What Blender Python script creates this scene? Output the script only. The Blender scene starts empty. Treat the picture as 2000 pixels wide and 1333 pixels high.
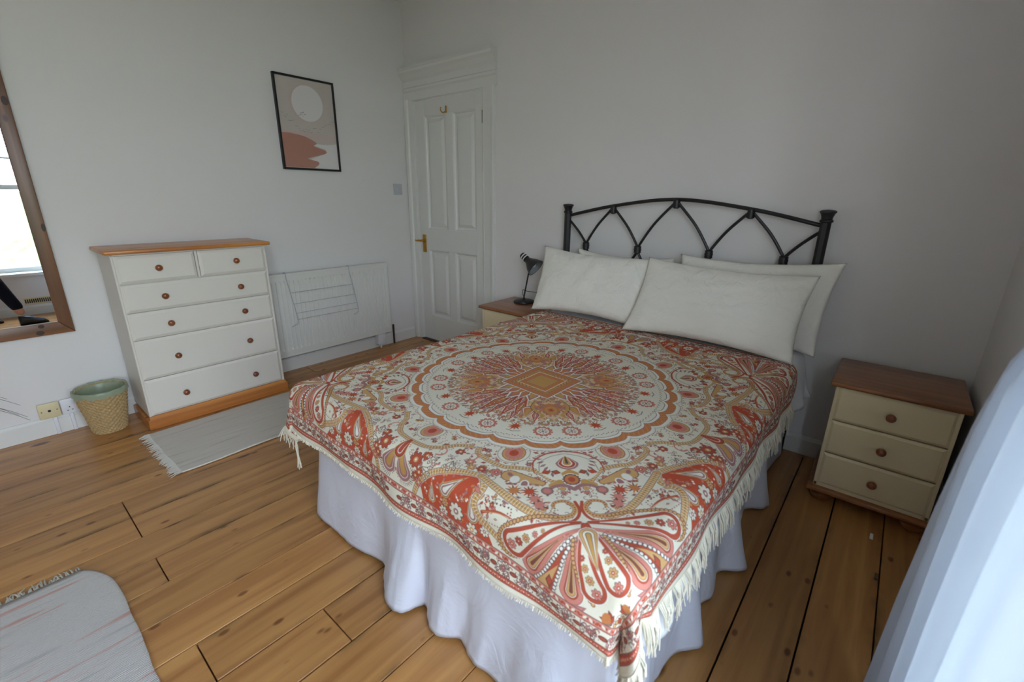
import bpy, bmesh, math, random
import numpy as np
from mathutils import Vector, Matrix, noise
random.seed(7)
PI = math.pi
SC = bpy.context.scene
COL = SC.collection

# ------------------------------------------------------------------ camera
cam_d = bpy.data.cameras.new('viewpoint'); cam = bpy.data.objects.new('viewpoint', cam_d); COL.objects.link(cam)
SC.camera = cam
cam_d.sensor_fit = 'HORIZONTAL'; cam_d.sensor_width = 36.0
cam_d.lens = 890.25 / 2000 * 36.0
cam_d.clip_start = 0.02
az, pit, roll = math.radians(-39.842), math.radians(-17.587), math.radians(0.731)
fw = Vector((math.sin(az) * math.cos(pit), math.cos(az) * math.cos(pit), math.sin(pit)))
rt = Vector((math.cos(az), -math.sin(az), 0)); up = rt.cross(fw)
r2 = math.cos(roll) * rt + math.sin(roll) * up
u2 = -math.sin(roll) * rt + math.cos(roll) * up
cam.matrix_world = Matrix(((r2.x, u2.x, -fw.x, 3.332), (r2.y, u2.y, -fw.y, -2.599), (r2.z, u2.z, -fw.z, 1.266), (0, 0, 0, 1)))
cam_d.dof.use_dof = True; cam_d.dof.focus_distance = 2.3; cam_d.dof.aperture_fstop = 3.4

# ------------------------------------------------------------------ sky and exposure
W = bpy.data.worlds.new('sky'); SC.world = W; W.use_nodes = True
nt = W.node_tree; bg = nt.nodes['Background']
tc = nt.nodes.new('ShaderNodeTexCoord'); sx = nt.nodes.new('ShaderNodeSeparateXYZ'); rp = nt.nodes.new('ShaderNodeValToRGB')
nt.links.new(tc.outputs['Generated'], sx.inputs[0]); nt.links.new(sx.outputs['Z'], rp.inputs[0]); nt.links.new(rp.outputs[0], bg.inputs[0])
rp.color_ramp.elements[0].position = 0.0; rp.color_ramp.elements[0].color = (0.86, 0.93, 1.0, 1)
rp.color_ramp.elements[1].position = 0.7; rp.color_ramp.elements[1].color = (0.60, 0.78, 1.0, 1)
bg.inputs[1].default_value = 12.5
SC.view_settings.view_transform = 'Standard'; SC.view_settings.look = 'None'
SC.view_settings.gamma = 1; SC.view_settings.use_curve_mapping = False
SC.view_settings.exposure = 0.22
sun_d = bpy.data.lights.new('sun', 'SUN'); sun_d.energy = 9.0; sun_d.angle = .009; sun_d.color = (1, .95, .86)
sun = bpy.data.objects.new('sun', sun_d); COL.objects.link(sun); sun.rotation_euler = Vector((.55, .22, -.80)).to_track_quat('-Z', 'Y').to_euler()   # high sun from behind the house, on the garden only
# window opening in the right wall (y range, z range); the portal only guides sky sampling through it
RW = 3.68; WY0, WY1, WZ0, WZ1 = -3.65, -1.85, 0.44, 2.35
pl = bpy.data.lights.new('window_portal', 'AREA'); pl.shape = 'RECTANGLE'; pl.size = WZ1 - WZ0; pl.size_y = WY1 - WY0
pl.cycles.is_portal = True
po = bpy.data.objects.new('window_portal', pl); COL.objects.link(po)
po.location = (RW + .16, (WY0 + WY1) / 2, (WZ0 + WZ1) / 2); po.rotation_euler = (0, PI / 2, 0)

# ------------------------------------------------------------------ materials
def mat(name, col, rough=.6, spec=.5, metal=0.0, bump=0, bscale=60, var=0, vscale=8, coat=0):
    m = bpy.data.materials.new(name); m.use_nodes = True; n = m.node_tree.nodes; l = m.node_tree.links
    b = n['Principled BSDF']
    c = tuple(((x / 255) / 12.92 if x / 255 <= .04045 else ((x / 255 + .055) / 1.055) ** 2.4) for x in col) + (1,)
    b.inputs['Base Color'].default_value = c
    b.inputs['Roughness'].default_value = rough; b.inputs['Metallic'].default_value = metal
    b.inputs['Specular IOR Level'].default_value = spec; b.inputs['Coat Weight'].default_value = coat
    t = n.new('ShaderNodeTexCoord')
    if bump:
        z = n.new('ShaderNodeTexNoise'); z.inputs['Scale'].default_value = bscale; z.inputs['Detail'].default_value = 4
        l.new(t.outputs['Object'], z.inputs['Vector'])
        q = n.new('ShaderNodeBump'); q.inputs['Strength'].default_value = bump; q.inputs['Distance'].default_value = .01
        l.new(z.outputs[0], q.inputs['Height']); l.new(q.outputs[0], b.inputs['Normal'])
    if var:
        z = n.new('ShaderNodeTexNoise'); z.inputs['Scale'].default_value = vscale; z.inputs['Detail'].default_value = 5
        l.new(t.outputs['Object'], z.inputs['Vector'])
        mx = n.new('ShaderNodeMix'); mx.data_type = 'RGBA'
        mx.inputs[6].default_value = tuple(v * (1 - var) for v in c[:3]) + (1,); mx.inputs[7].default_value = tuple(min(1, v * (1 + var)) for v in c[:3]) + (1,)
        l.new(z.outputs[0], mx.inputs[0]); l.new(mx.outputs[2], b.inputs['Base Color'])
    return m

def lin(c): return tuple(((x / 255) / 12.92 if x / 255 <= .04045 else ((x / 255 + .055) / 1.055) ** 2.4) for x in c) + (1,)

def wood(name, light, dark, axis=1, rough=.35, knots=True, grain=1.0, grime=False, coat=0.0, knotscale=3.2):
    m = bpy.data.materials.new(name); m.use_nodes = True; n = m.node_tree.nodes; l = m.node_tree.links
    b = n['Principled BSDF']; b.inputs['Roughness'].default_value = rough; b.inputs['Coat Weight'].default_value = coat
    b.inputs['Coat Roughness'].default_value = .25
    t = n.new('ShaderNodeTexCoord'); oi = n.new('ShaderNodeObjectInfo')
    add = n.new('ShaderNodeVectorMath'); add.operation = 'ADD'
    rs = n.new('ShaderNodeVectorMath'); rs.operation = 'SCALE'; rs.inputs[0].default_value = (7.3, 11.1, 3.7)
    l.new(oi.outputs['Random'], rs.inputs['Scale']); l.new(t.outputs['Object'], add.inputs[0]); l.new(rs.outputs[0], add.inputs[1])
    mp = n.new('ShaderNodeMapping'); s = [22.0, 22.0, 22.0]; s[axis] = 1.3; mp.inputs['Scale'].default_value = s
    l.new(add.outputs[0], mp.inputs[0])
    nz = n.new('ShaderNodeTexNoise'); nz.inputs['Scale'].default_value = grain; nz.inputs['Detail'].default_value = 6; nz.inputs['Distortion'].default_value = .6
    l.new(mp.outputs[0], nz.inputs['Vector'])
    rp = n.new('ShaderNodeValToRGB'); l.new(nz.outputs[0], rp.inputs[0])
    rp.color_ramp.elements[0].position = .32; rp.color_ramp.elements[0].color = lin(dark)
    rp.color_ramp.elements[1].position = .66; rp.color_ramp.elements[1].color = lin(light)
    cur = rp.outputs[0]
    def mul(cur, fac, col):
        mx = n.new('ShaderNodeMix'); mx.data_type = 'RGBA'; mx.blend_type = 'MULTIPLY'
        l.new(fac, mx.inputs[0]); l.new(cur, mx.inputs[6]); mx.inputs[7].default_value = col
        return mx.outputs[2]
    if knots:
        mk = n.new('ShaderNodeMapping'); s = [knotscale * 1.3] * 3; s[axis] = knotscale * .62; mk.inputs['Scale'].default_value = s
        l.new(add.outputs[0], mk.inputs[0])
        v = n.new('ShaderNodeTexVoronoi'); v.inputs['Scale'].default_value = 1.0; l.new(mk.outputs[0], v.inputs['Vector'])
        r = n.new('ShaderNodeMapRange'); r.inputs[1].default_value = .075; r.inputs[2].default_value = .13; r.inputs[3].default_value = 1; r.inputs[4].default_value = 0
        l.new(v.outputs['Distance'], r.inputs[0]); cur = mul(cur, r.outputs[0], (.22, .13, .10, 1))
        mk2 = n.new('ShaderNodeMapping'); s = [knotscale * 3.1] * 3; s[axis] = knotscale * 1.6; mk2.inputs['Scale'].default_value = s
        l.new(add.outputs[0], mk2.inputs[0])
        v2 = n.new('ShaderNodeTexVoronoi'); v2.inputs['Scale'].default_value = 1.0; l.new(mk2.outputs[0], v2.inputs['Vector'])
        r2_ = n.new('ShaderNodeMapRange'); r2_.inputs[1].default_value = .08; r2_.inputs[2].default_value = .15; r2_.inputs[3].default_value = .85; r2_.inputs[4].default_value = 0
        l.new(v2.outputs['Distance'], r2_.inputs[0]); cur = mul(cur, r2_.outputs[0], (.35, .22, .16, 1))
    # per-piece tone
    hs = n.new('ShaderNodeHueSaturation'); vr = n.new('ShaderNodeMapRange'); vr.inputs[3].default_value = .86; vr.inputs[4].default_value = 1.10
    l.new(oi.outputs['Random'], vr.inputs[0]); l.new(vr.outputs[0], hs.inputs['Value']); l.new(cur, hs.inputs['Color']); cur = hs.outputs[0]
    if grime:   # grey wear along the joints between boards, broken up by noise
        sp = n.new('ShaderNodeSeparateXYZ'); l.new(t.outputs['Generated'], sp.inputs[0])
        a = n.new('ShaderNodeMath'); a.operation = 'SUBTRACT'; l.new(sp.outputs[0], a.inputs[0]); a.inputs[1].default_value = .5
        a2 = n.new('ShaderNodeMath'); a2.operation = 'ABSOLUTE'; l.new(a.outputs[0], a2.inputs[0])
        g = n.new('ShaderNodeMapRange'); g.inputs[1].default_value = .36; g.inputs[2].default_value = .5; l.new(a2.outputs[0], g.inputs[0])
        nn = n.new('ShaderNodeTexNoise'); nn.inputs['Scale'].default_value = 5; nn.inputs['Detail'].default_value = 6
        l.new(add.outputs[0], nn.inputs['Vector'])
        g2 = n.new('ShaderNodeMapRange'); g2.inputs[1].default_value = .50; g2.inputs[2].default_value = .66; l.new(nn.outputs[0], g2.inputs[0])
        mm = n.new('ShaderNodeMath'); mm.operation = 'MULTIPLY'; l.new(g.outputs[0], mm.inputs[0]); l.new(g2.outputs[0], mm.inputs[1])
        cur = mul(cur, mm.outputs[0], (.36, .38, .42, 1))
    l.new(cur, b.inputs['Base Color'])
    bp = n.new('ShaderNodeBump'); bp.inputs['Strength'].default_value = .12; bp.inputs['Distance'].default_value = .004
    l.new(nz.outputs[0], bp.inputs['Height']); l.new(bp.outputs[0], b.inputs['Normal'])
    return m

def cloth(name, col, transl=0.0, weave=900, rough=.95, crumple=0.0, cscale=14):
    m = mat(name, col, rough, .2); n = m.node_tree.nodes; l = m.node_tree.links; b = n['Principled BSDF']
    t = n.new('ShaderNodeTexCoord'); z = n.new('ShaderNodeTexNoise'); z.inputs['Scale'].default_value = weave
    l.new(t.outputs['Object'], z.inputs['Vector'])
    q = n.new('ShaderNodeBump'); q.inputs['Strength'].default_value = .15; q.inputs['Distance'].default_value = .001
    l.new(z.outputs[0], q.inputs['Height'])
    if crumple:
        z2 = n.new('ShaderNodeTexNoise'); z2.inputs['Scale'].default_value = cscale; z2.inputs['Detail'].default_value = 7; z2.inputs['Distortion'].default_value = 1.2
        l.new(t.outputs['Object'], z2.inputs['Vector'])
        q2 = n.new('ShaderNodeBump'); q2.inputs['Strength'].default_value = crumple; q2.inputs['Distance'].default_value = .02
        l.new(z2.outputs[0], q2.inputs['Height']); l.new(q.outputs[0], q2.inputs['Normal']); l.new(q2.outputs[0], b.inputs['Normal'])
    else: l.new(q.outputs[0], b.inputs['Normal'])
    if transl:
        tr = n.new('ShaderNodeBsdfTranslucent'); tr.inputs[0].default_value = lin(col)
        mx = n.new('ShaderNodeMixShader'); mx.inputs[0].default_value = transl
        l.new(b.outputs[0], mx.inputs[1]); l.new(tr.outputs[0], mx.inputs[2]); l.new(mx.outputs[0], n['Material Output'].inputs[0])
    return m

M = dict(
    wall=mat('wall_paint', (230, 226, 224), .75, .3, bump=.05, bscale=9),
    ceil=mat('ceiling_paint', (228, 228, 224), .8, .3, bump=.04, bscale=20),
    gloss=mat('white_woodwork', (226, 225, 220), .38, .5, bump=.03, bscale=12),
    floor=wood('pine_floorboard', (198, 144, 84), (164, 110, 60), 1, .38, True, 1.0, True, .2, 4.6),
    sub=mat('dark_gap', (20, 15, 12), .9),
    top=wood('varnished_pine', (204, 136, 70), (172, 104, 50), 1, .34, True, .9, False, .3, 2.2),
    topx=wood('varnished_pine_across', (168, 108, 60), (130, 78, 42), 0, .36, False, 1.1, False, .3, 2.2),
    mirrorwood=wood('dark_pine_frame', (134, 86, 48), (98, 60, 32), 2, .4, True, 1.2, False, .2, 4.5),
    mirrorwoody=wood('dark_pine_frame_rail', (134, 86, 48), (98, 60, 32), 1, .4, True, 1.2, False, .2, 4.5),
    chest=mat('off_white_paint', (226, 220, 210), .42, .45, bump=.03, bscale=25),
    cream=mat('cream_paint', (230, 212, 172), .45, .45, bump=.03, bscale=25),
    knob=wood('turned_knob_wood', (150, 84, 46), (116, 60, 32), 2, .28, False, 2.0, False, .5),
    black=mat('black_metal', (26, 25, 27), .42, .5, bump=.05, bscale=80),
    frame=mat('black_picture_frame', (22, 22, 26), .4),
    brass=mat('brass', (196, 150, 70), .3, .5, 1.0),
    steel=mat('grey_steel', (110, 106, 100), .4, .5, .8),
    mirror=mat('mirror_glass', (240, 244, 244), .0, .5, 1.0),
    rad=mat('radiator_enamel', (226, 225, 219), .35, .5),
    wire=mat('white_wire', (182, 185, 187), .4, .5),
    plastic=mat('white_plastic', (228, 228, 232), .35, .5),
    ivory=mat('ivory_plastic', (222, 208, 166), .4, .5),
    greyplastic=mat('pale_grey_plastic', (196, 198, 204), .4, .5),
    dark=mat('dark_socket_hole', (35, 33, 35), .6),
    pipe=mat('dark_copper_pipe', (72, 48, 36), .5, .5, .3),
    pillow=cloth('white_cotton', (240, 236, 226), 0, crumple=.42, cscale=15),
    sheet=cloth('white_sheet', (232, 233, 236), 0, crumple=.25, cscale=7),
    valance=cloth('white_valance', (226, 228, 240), .06, crumple=.35, cscale=9),
    curtain=cloth('sheer_curtain', (228, 233, 240), .55),
    hem=cloth('cream_hem', (232, 224, 204), .1, crumple=.2, cscale=60),
    rug=None,
    basket=mat('woven_straw', (186, 158, 112), .8, .3, bump=.4, bscale=240, var=.25, vscale=60),
    liner=None,
    leaf=mat('leaf_green', (44, 66, 40), .45, .5, var=.3, vscale=20),
    pot=mat('terracotta_pot', (150, 90, 62), .8, .3, var=.1),
    soil=mat('soil', (46, 34, 26), .95, .2, bump=.6, bscale=90),
    navy=cloth('navy_trousers', (22, 24, 36), 0),
    green=cloth('dark_green_jumper', (20, 58, 46), 0),
    skin=mat('skin', (196, 148, 124), .55, .4),
    hair=mat('brown_hair', (58, 40, 28), .6, .4, bump=.5, bscale=200),
    shoe=mat('black_leather', (14, 14, 16), .25, .5),
    paper=mat('print_paper', (206, 196, 187), .5, .3, var=.05, vscale=12),
    terracotta=mat('terracotta_ink', (188, 130, 112), .6, .3, var=.08, vscale=14),
    pinkink=mat('pale_pink_ink', (212, 190, 182), .6, .3),
    whiteink=mat('white_ink', (232, 228, 226), .6, .3),
    darkink=mat('grey_ink', (92, 92, 98), .6, .3),
    grass=mat('pale_paving', (176, 162, 140), .9, .2, var=.2, vscale=3),
    hedge=mat('hedge_leaves', (112, 140, 96), .9, .2, var=.6, vscale=9),
    mattress=cloth('mattress_ticking', (228, 226, 220), 0),
    lampshade=mat('dark_grey_shade', (46, 44, 44), .35, .5),
    lampin=mat('pale_grey_shade_lining', (150, 155, 158), .45, .5),
)
def rugmat(name, base, stripe, axis, amt):
    m = mat(name, base, .95, .2); n = m.node_tree.nodes; l = m.node_tree.links; b = n['Principled BSDF']
    t = n.new('ShaderNodeTexCoord'); mp = n.new('ShaderNodeMapping'); s = [3.0, 3.0, 1.0]; s[axis] = 42
    mp.inputs['Scale'].default_value = s; l.new(t.outputs['Object'], mp.inputs[0])
    z = n.new('ShaderNodeTexNoise'); z.inputs['Scale'].default_value = 1; z.inputs['Detail'].default_value = 3; l.new(mp.outputs[0], z.inputs['Vector'])
    r = n.new('ShaderNodeMapRange'); r.inputs[1].default_value = .57; r.inputs[2].default_value = .67; r.inputs[4].default_value = amt; l.new(z.outputs[0], r.inputs[0])
    mx = n.new('ShaderNodeMix'); mx.data_type = 'RGBA'; mx.inputs[6].default_value = lin(base); mx.inputs[7].default_value = lin(stripe); l.new(r.outputs[0], mx.inputs[0])
    r3 = n.new('ShaderNodeMapRange'); r3.inputs[1].default_value = .30; r3.inputs[2].default_value = .42; r3.inputs[3].default_value = .35; r3.inputs[4].default_value = 0; l.new(z.outputs[0], r3.inputs[0])
    m2 = n.new('ShaderNodeMix'); m2.data_type = 'RGBA'; l.new(r3.outputs[0], m2.inputs[0]); l.new(mx.outputs[2], m2.inputs[6]); m2.inputs[7].default_value = lin((150, 148, 146))
    l.new(m2.outputs[2], b.inputs['Base Color'])
    w = n.new('ShaderNodeTexWave'); w.inputs['Scale'].default_value = 55; w.inputs['Distortion'].default_value = 3; w.inputs['Detail'].default_value = 3
    w.bands_direction = 'XYZ'[axis]; l.new(t.outputs['Object'], w.inputs['Vector'])
    q = n.new('ShaderNodeBump'); q.inputs['Strength'].default_value = .8; q.inputs['Distance'].default_value = .006; l.new(w.outputs[0], q.inputs['Height']); l.new(q.outputs[0], b.inputs['Normal'])
    return m
M['rug'] = rugmat('off_white_rag_rug', (228, 218, 206), (238, 232, 222), 0, .6)
M['ragrug'] = rugmat('striped_rag_rug', (222, 214, 208), (214, 150, 136), 0, .75)
M['fringe'] = mat('rug_fringe', (204, 198, 186), .95, .2)
def linermat():
    m = mat('green_tinted_bin_liner', (176, 192, 168), .3, .5); n = m.node_tree.nodes; l = m.node_tree.links
    tr = n.new('ShaderNodeBsdfTransparent'); tr.inputs[0].default_value = (.85, .95, .85, 1); mx = n.new('ShaderNodeMixShader'); mx.inputs[0].default_value = .42
    l.new(n['Principled BSDF'].outputs[0], mx.inputs[1]); l.new(tr.outputs[0], mx.inputs[2]); l.new(mx.outputs[0], n['Material Output'].inputs[0]); return m
M['liner'] = linermat()
def glassmat():
    m = mat('window_glass', (255, 255, 255), .0, .5); n = m.node_tree.nodes; l = m.node_tree.links
    tr = n.new('ShaderNodeBsdfTransparent'); gl = n.new('ShaderNodeBsdfGlossy'); gl.inputs['Roughness'].default_value = 0
    mx = n.new('ShaderNodeMixShader'); mx.inputs[0].default_value = .05
    l.new(tr.outputs[0], mx.inputs[1]); l.new(gl.outputs[0], mx.inputs[2]); l.new(mx.outputs[0], n['Material Output'].inputs[0]); return m
M['glass'] = glassmat()

# ------------------------------------------------------------------ mesh helpers
ORG = {}
def link(name, me, m, parent=None, org=(0, 0, 0), smooth=False, kind=None):
    o = bpy.data.objects.new(name, me); COL.objects.link(o)
    if m is not None and not me.materials: me.materials.append(m)
    if parent is not None:
        o.parent = parent; org = ORG[parent.name]
        me.transform(Matrix.Translation(-Vector(org)))
    else:
        me.transform(Matrix.Translation(-Vector(org))); o.location = org
    ORG[o.name] = tuple(org)
    if smooth:
        me.polygons.foreach_set('use_smooth', [True] * len(me.polygons))
        if smooth != 'all':
            me.set_sharp_from_angle(angle=math.radians(38))
    if kind: o['kind'] = kind
    return o
def obj(name, bm, m, parent=None, org=(0, 0, 0), smooth=True, kind=None):
    me = bpy.data.meshes.new(name); bmesh.ops.recalc_face_normals(bm, faces=bm.faces); bm.to_mesh(me); bm.free()
    return link(name, me, m, parent, org, smooth, kind)
def pymesh(name, v, f, m, parent=None, org=(0, 0, 0), smooth='all', kind=None):
    me = bpy.data.meshes.new(name); me.from_pydata([tuple(x) for x in v], [], f); me.update()
    return link(name, me, m, parent, org, smooth, kind)
def tag(o, label, cat, group=None):
    o['label'] = label; o['category'] = cat
    if group: o['group'] = group
    return o
def thing(name, loc, label, cat, group=None):
    o = bpy.data.objects.new(name, None); COL.objects.link(o); o.location = loc; o.empty_display_size = .05
    ORG[o.name] = tuple(loc); return tag(o, label, cat, group)
def struct(o): o['kind'] = 'structure'; return o
def B(): return bmesh.new()
def box(bm, x0, x1, y0, y1, z0, z1, bev=0, seg=2):
    t = bmesh.new(); bmesh.ops.create_cube(t, size=1)
    bmesh.ops.scale(t, vec=(x1 - x0, y1 - y0, z1 - z0), verts=t.verts); bmesh.ops.translate(t, vec=((x0 + x1) / 2, (y0 + y1) / 2, (z0 + z1) / 2), verts=t.verts)
    if bev: bmesh.ops.bevel(t, geom=t.edges[:], offset=bev, segments=seg, profile=.5, affect='EDGES')
    me = bpy.data.meshes.new('t'); t.to_mesh(me); t.free(); bm.from_mesh(me); bpy.data.meshes.remove(me); return bm
def bb(*a, **k): return box(B(), *a, **k)
def tube(bm, pts, rad, n=8, cap=True):
    pts = [Vector(p) for p in pts]; R = rad if isinstance(rad, (list, tuple)) else [rad] * len(pts)
    rings = []; ref = None
    for i, p in enumerate(pts):
        a = pts[max(i - 1, 0)]; c = pts[min(i + 1, len(pts) - 1)]; d = (c - a).normalized()
        if ref is None: ref = Vector((0, 0, 1)) if abs(d.z) < .9 else Vector((1, 0, 0))
        x = d.cross(ref).normalized(); y = x.cross(d).normalized(); ref = y
        rings.append([bm.verts.new(p + (x * math.cos(2 * PI * k / n) + y * math.sin(2 * PI * k / n)) * R[i]) for k in range(n)])
    for i in range(len(rings) - 1):
        for k in range(n): bm.faces.new((rings[i][k], rings[i][(k + 1) % n], rings[i + 1][(k + 1) % n], rings[i + 1][k]))
    if cap: bm.faces.new(rings[0][::-1]); bm.faces.new(rings[-1])
    return bm
def lathe(bm, prof, c=(0, 0, 0), n=24, axis='z', mtx=None):
    c = Vector(c); rings = []
    for r, h in prof:
        ring = []
        for k in range(n):
            a = 2 * PI * k / n; x, y = r * math.cos(a), r * math.sin(a)
            v = {'z': Vector((x, y, h)), 'x': Vector((h, x, y)), 'y': Vector((x, -h, y))}[axis]
            if mtx: v = mtx @ v
            ring.append(bm.verts.new(c + v))
        rings.append(ring)
    for i in range(len(rings) - 1):
        for k in range(n): bm.faces.new((rings[i][k], rings[i][(k + 1) % n], rings[i + 1][(k + 1) % n], rings[i + 1][k]))
    bm.faces.new(rings[0][::-1]); bm.faces.new(rings[-1]); return bm
def spline(pts, per=8):
    P = [Vector(p) for p in pts]; out = []
    for i in range(len(P) - 1):
        p0, p1, p2, p3 = P[max(i - 1, 0)], P[i], P[i + 1], P[min(i + 2, len(P) - 1)]
        for k in range(per):
            t = k / per
            out.append(.5 * ((2 * p1) + (-p0 + p2) * t + (2 * p0 - 5 * p1 + 4 * p2 - p3) * t * t + (-p0 + 3 * p1 - 3 * p2 + p3) * t ** 3))
    out.append(P[-1]); return out
def prism(bm, pts2, plane, c0, c1):
    """extrude polygon pts2 along the normal axis of plane: 'yz' along x, 'xz' along y, 'xy' along z"""
    def P(a, b, c): return {'yz': (c, a, b), 'xz': (a, c, b), 'xy': (a, b, c)}[plane]
    A = [bm.verts.new(P(a, b, c0)) for a, b in pts2]; Bv = [bm.verts.new(P(a, b, c1)) for a, b in pts2]
    n = len(A); bm.faces.new(A); bm.faces.new(Bv[::-1])
    for i in range(n): bm.faces.new((A[i], Bv[i], Bv[(i + 1) % n], A[(i + 1) % n]))
    return bm
def dup(root, loc, label=None, group=None):
    r = root.copy(); COL.objects.link(r); r.location = loc; ORG[r.name] = tuple(loc)
    if label: r['label'] = label
    if group: r['group'] = group
    def rec(s, d):
        for ch in [c for c in bpy.data.objects if c.parent == s]:
            q = ch.copy(); COL.objects.link(q); q.parent = d; rec(ch, q)
    rec(root, r); return r
def child_copy(o, parent, off):
    q = o.copy(); COL.objects.link(q); q.parent = parent; q.location = Vector(o.location) + Vector(off); ORG[q.name] = ORG[parent.name]; return q
# ================================================================== THE ROOM
CH = 2.68; YB = -4.5
fl = struct(obj('floor', bb(-.1, RW + .1, YB - .1, .1, -.06, -.022), M['sub'], None, (0, 0, -.06), False))
xs = [0.0, .18, .345, .51, .675, .835, 1.0, 1.16, 1.325, 1.49, 1.65, 1.817, 1.982, 2.15, 2.32, 2.49, 2.655, 2.82, 2.99, 3.167, 3.337, 3.512, RW]
joints = {0: [-3.1, -1.1], 1: [-3.6], 2: [-2.9, -.9], 3: [-3.4], 4: [-3.0, -1.5], 5: [-3.7, -.8], 6: [-2.40], 7: [-2.40], 8: [-3.5, -1.0], 9: [-2.397],
          10: [-3.3], 11: [-3.9, -1.2], 12: [-2.415], 13: [-2.112], 14: [-3.2], 15: [-3.8, -1.7], 16: [-3.0], 17: [-3.5], 18: [-2.9], 19: [-3.3], 20: [-3.1], 21: [-2.5]}
for i in range(len(xs) - 1):
    ys = [YB] + sorted(joints.get(i, [])) + [0.0]
    for j in range(len(ys) - 1):
        g = .0050 if i in (13, 14, 17, 18, 19, 20, 8, 12, 5) else .0030
        dz = random.uniform(-.0008, .0004)
        b_ = obj('floorboard', bb(xs[i] + g * .5, xs[i + 1] - g * .5, ys[j] + .0018, ys[j + 1] - .0018, -.022, dz, bev=.0012, seg=1), M['floor'], fl, smooth=False)

def wallbox(name, *a): return struct(obj(name, bb(*a), M['wall'], None, (a[0], a[2], 0), False))
wallbox('wall_left', -.1, 0, YB, .1, -.06, CH)
bm = B()
DX0, DX1, DZ = .104, .866, 1.981
box(bm, 0, DX0 - .003, 0, .1, -.06, CH); box(bm, DX1 + .003, RW + .1, 0, .1, -.06, CH); box(bm, DX0 - .003, DX1 + .003, 0, .1, DZ + .004, CH)
struct(obj('wall_back', bm, M['wall'], None, (0, 0, 0), False))
wallbox('wall_front', -.1, RW + .3, YB - .1, YB, -.06, CH)
bm = B(); T = .22
box(bm, RW, RW + T, YB, WY0, -.06, CH); box(bm, RW, RW + T, WY1, 0, -.06, CH); box(bm, RW, RW + T, WY0, WY1, -.06, WZ0); box(bm, RW, RW + T, WY0, WY1, WZ1, CH)
wr = struct(obj('wall_right', bm, M['wall'], None, (RW, 0, 0), False))
struct(obj('ceiling', bb(-.1, RW + .3, YB - .1, .1, CH, CH + .1), M['ceil'], None, (0, 0, CH), False))

# skirting boards
def sk_prof(h=.095):   # (out, z)
    return [(0, 0), (.017, 0), (.017, h - .018), (.012, h - .012), (.008, h - .004), (.004, h), (0, h)]
bm = B(); prism(bm, [(p[0] + .0005, p[1] + .001) for p in sk_prof(.1)], 'xz', YB, -.04)
struct(obj('baseboard_left', bm, M['gloss'], None, (0, 0, 0), False))
bm = B(); prism(bm, [(-p[0] - .0005, p[1] + .001) for p in sk_prof(.1)], 'yz', .99, RW - .002)
struct(obj('baseboard_back', bm, M['gloss'], None, (0, 0, 0), False))
bm = B(); prism(bm, [(RW - p[0] - .0005, p[1] + .001) for p in sk_prof(.1)], 'xz', YB, -.02)
struct(obj('baseboard_right', bm, M['gloss'], None, (RW, 0, 0), False))

# door with moulded casing and cornice
door = struct(obj('door_1', bb(DX0, DX1, .022, .045, .008, DZ), M['gloss'], None, (DX0, 0, 0), False))
px = [DX0, .215, .462, .543, .787, DX1]; pz = [.008, .235, .820, .995, 1.868, DZ]
for a, b_ in ((0, 1), (4, 5)): obj('stile', bb(px[a], px[b_], .006, .024, .008, DZ, bev=.002, seg=1), M['gloss'], door, smooth=False)
obj('stile', bb(px[2], px[3], .006, .024, pz[1], pz[2], bev=.002, seg=1), M['gloss'], door, smooth=False); obj('stile', bb(px[2], px[3], .006, .024, pz[3], pz[4], bev=.002, seg=1), M['gloss'], door, smooth=False)
for a, b_ in ((0, 1), (2, 3), (4, 5)):
    obj('rail', bb(px[1] - .001, px[4] + .001, .006, .024, pz[a], pz[b_], bev=.002, seg=1), M['gloss'], door, smooth=False)
def doorpanel(x0, x1, z0, z1):
    bm = B(); rings = []
    for ins, y in ((0, .008), (.006, .010), (.014, .0205), (.028, .0215), (.050, .011), (.053, .010)):
        rings.append([bm.verts.new(v) for v in ((x0 + ins, y, z0 + ins), (x1 - ins, y, z0 + ins), (x1 - ins, y, z1 - ins), (x0 + ins, y, z1 - ins))])
    for i in range(len(rings) - 1):
        for k in range(4): bm.faces.new((rings[i][k], rings[i][(k + 1) % 4], rings[i + 1][(k + 1) % 4], rings[i + 1][k]))
    bm.faces.new(rings[-1]); return obj('panel', bm, M['gloss'], door, smooth=False)
for (a, b_) in ((1, 2), (3, 4)):
    doorpanel(px[a], px[b_], pz[1], pz[2]); doorpanel(px[a], px[b_], pz[3], pz[4])
hb = obj('door_handle', bb(.140, .180, -.003, .007, .795, .945, bev=.002), M['brass'], door)
bm = B(); lathe(bm, [(.011, .002), (.011, .018), (.007, .022), (.007, .040), (.008, .048)], (.160, 0, .895), 14, 'y'); tube(bm, spline([(.160, -.044, .895), (.145, -.048, .897), (.115, -.046, .892), (.095, -.044, .896)], 4), [.0075] * 9 + [.0065] * 4, 8)
lathe(bm, [(.004, .002), (.005, .006), (.003, .008)], (.160, 0, .835), 10, 'y')
obj('lever', bm, M['brass'], hb)
hk = obj('coat_hook', bb(.472, .484, .000, .007, 1.868, 1.918, bev=.003), M['brass'], door)
bm = B(); tube(bm, spline([(.478, .004, 1.885), (.477, -.018, 1.868), (.470, -.036, 1.872), (.466, -.043, 1.890)], 5), .0045, 8); lathe(bm, [(.001, 0), (.006, .002), (.006, .008), (.001, .010)], (.466, -.039, 1.893), 10); obj('prong', bm, M['brass'], hk)
for z in (1.765, .23):
    obj('hinge', tube(B(), [(DX1 + .001, -.003, z), (DX1 + .001, -.003, z + .085)], .006, 10), M['steel'], door)
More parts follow.
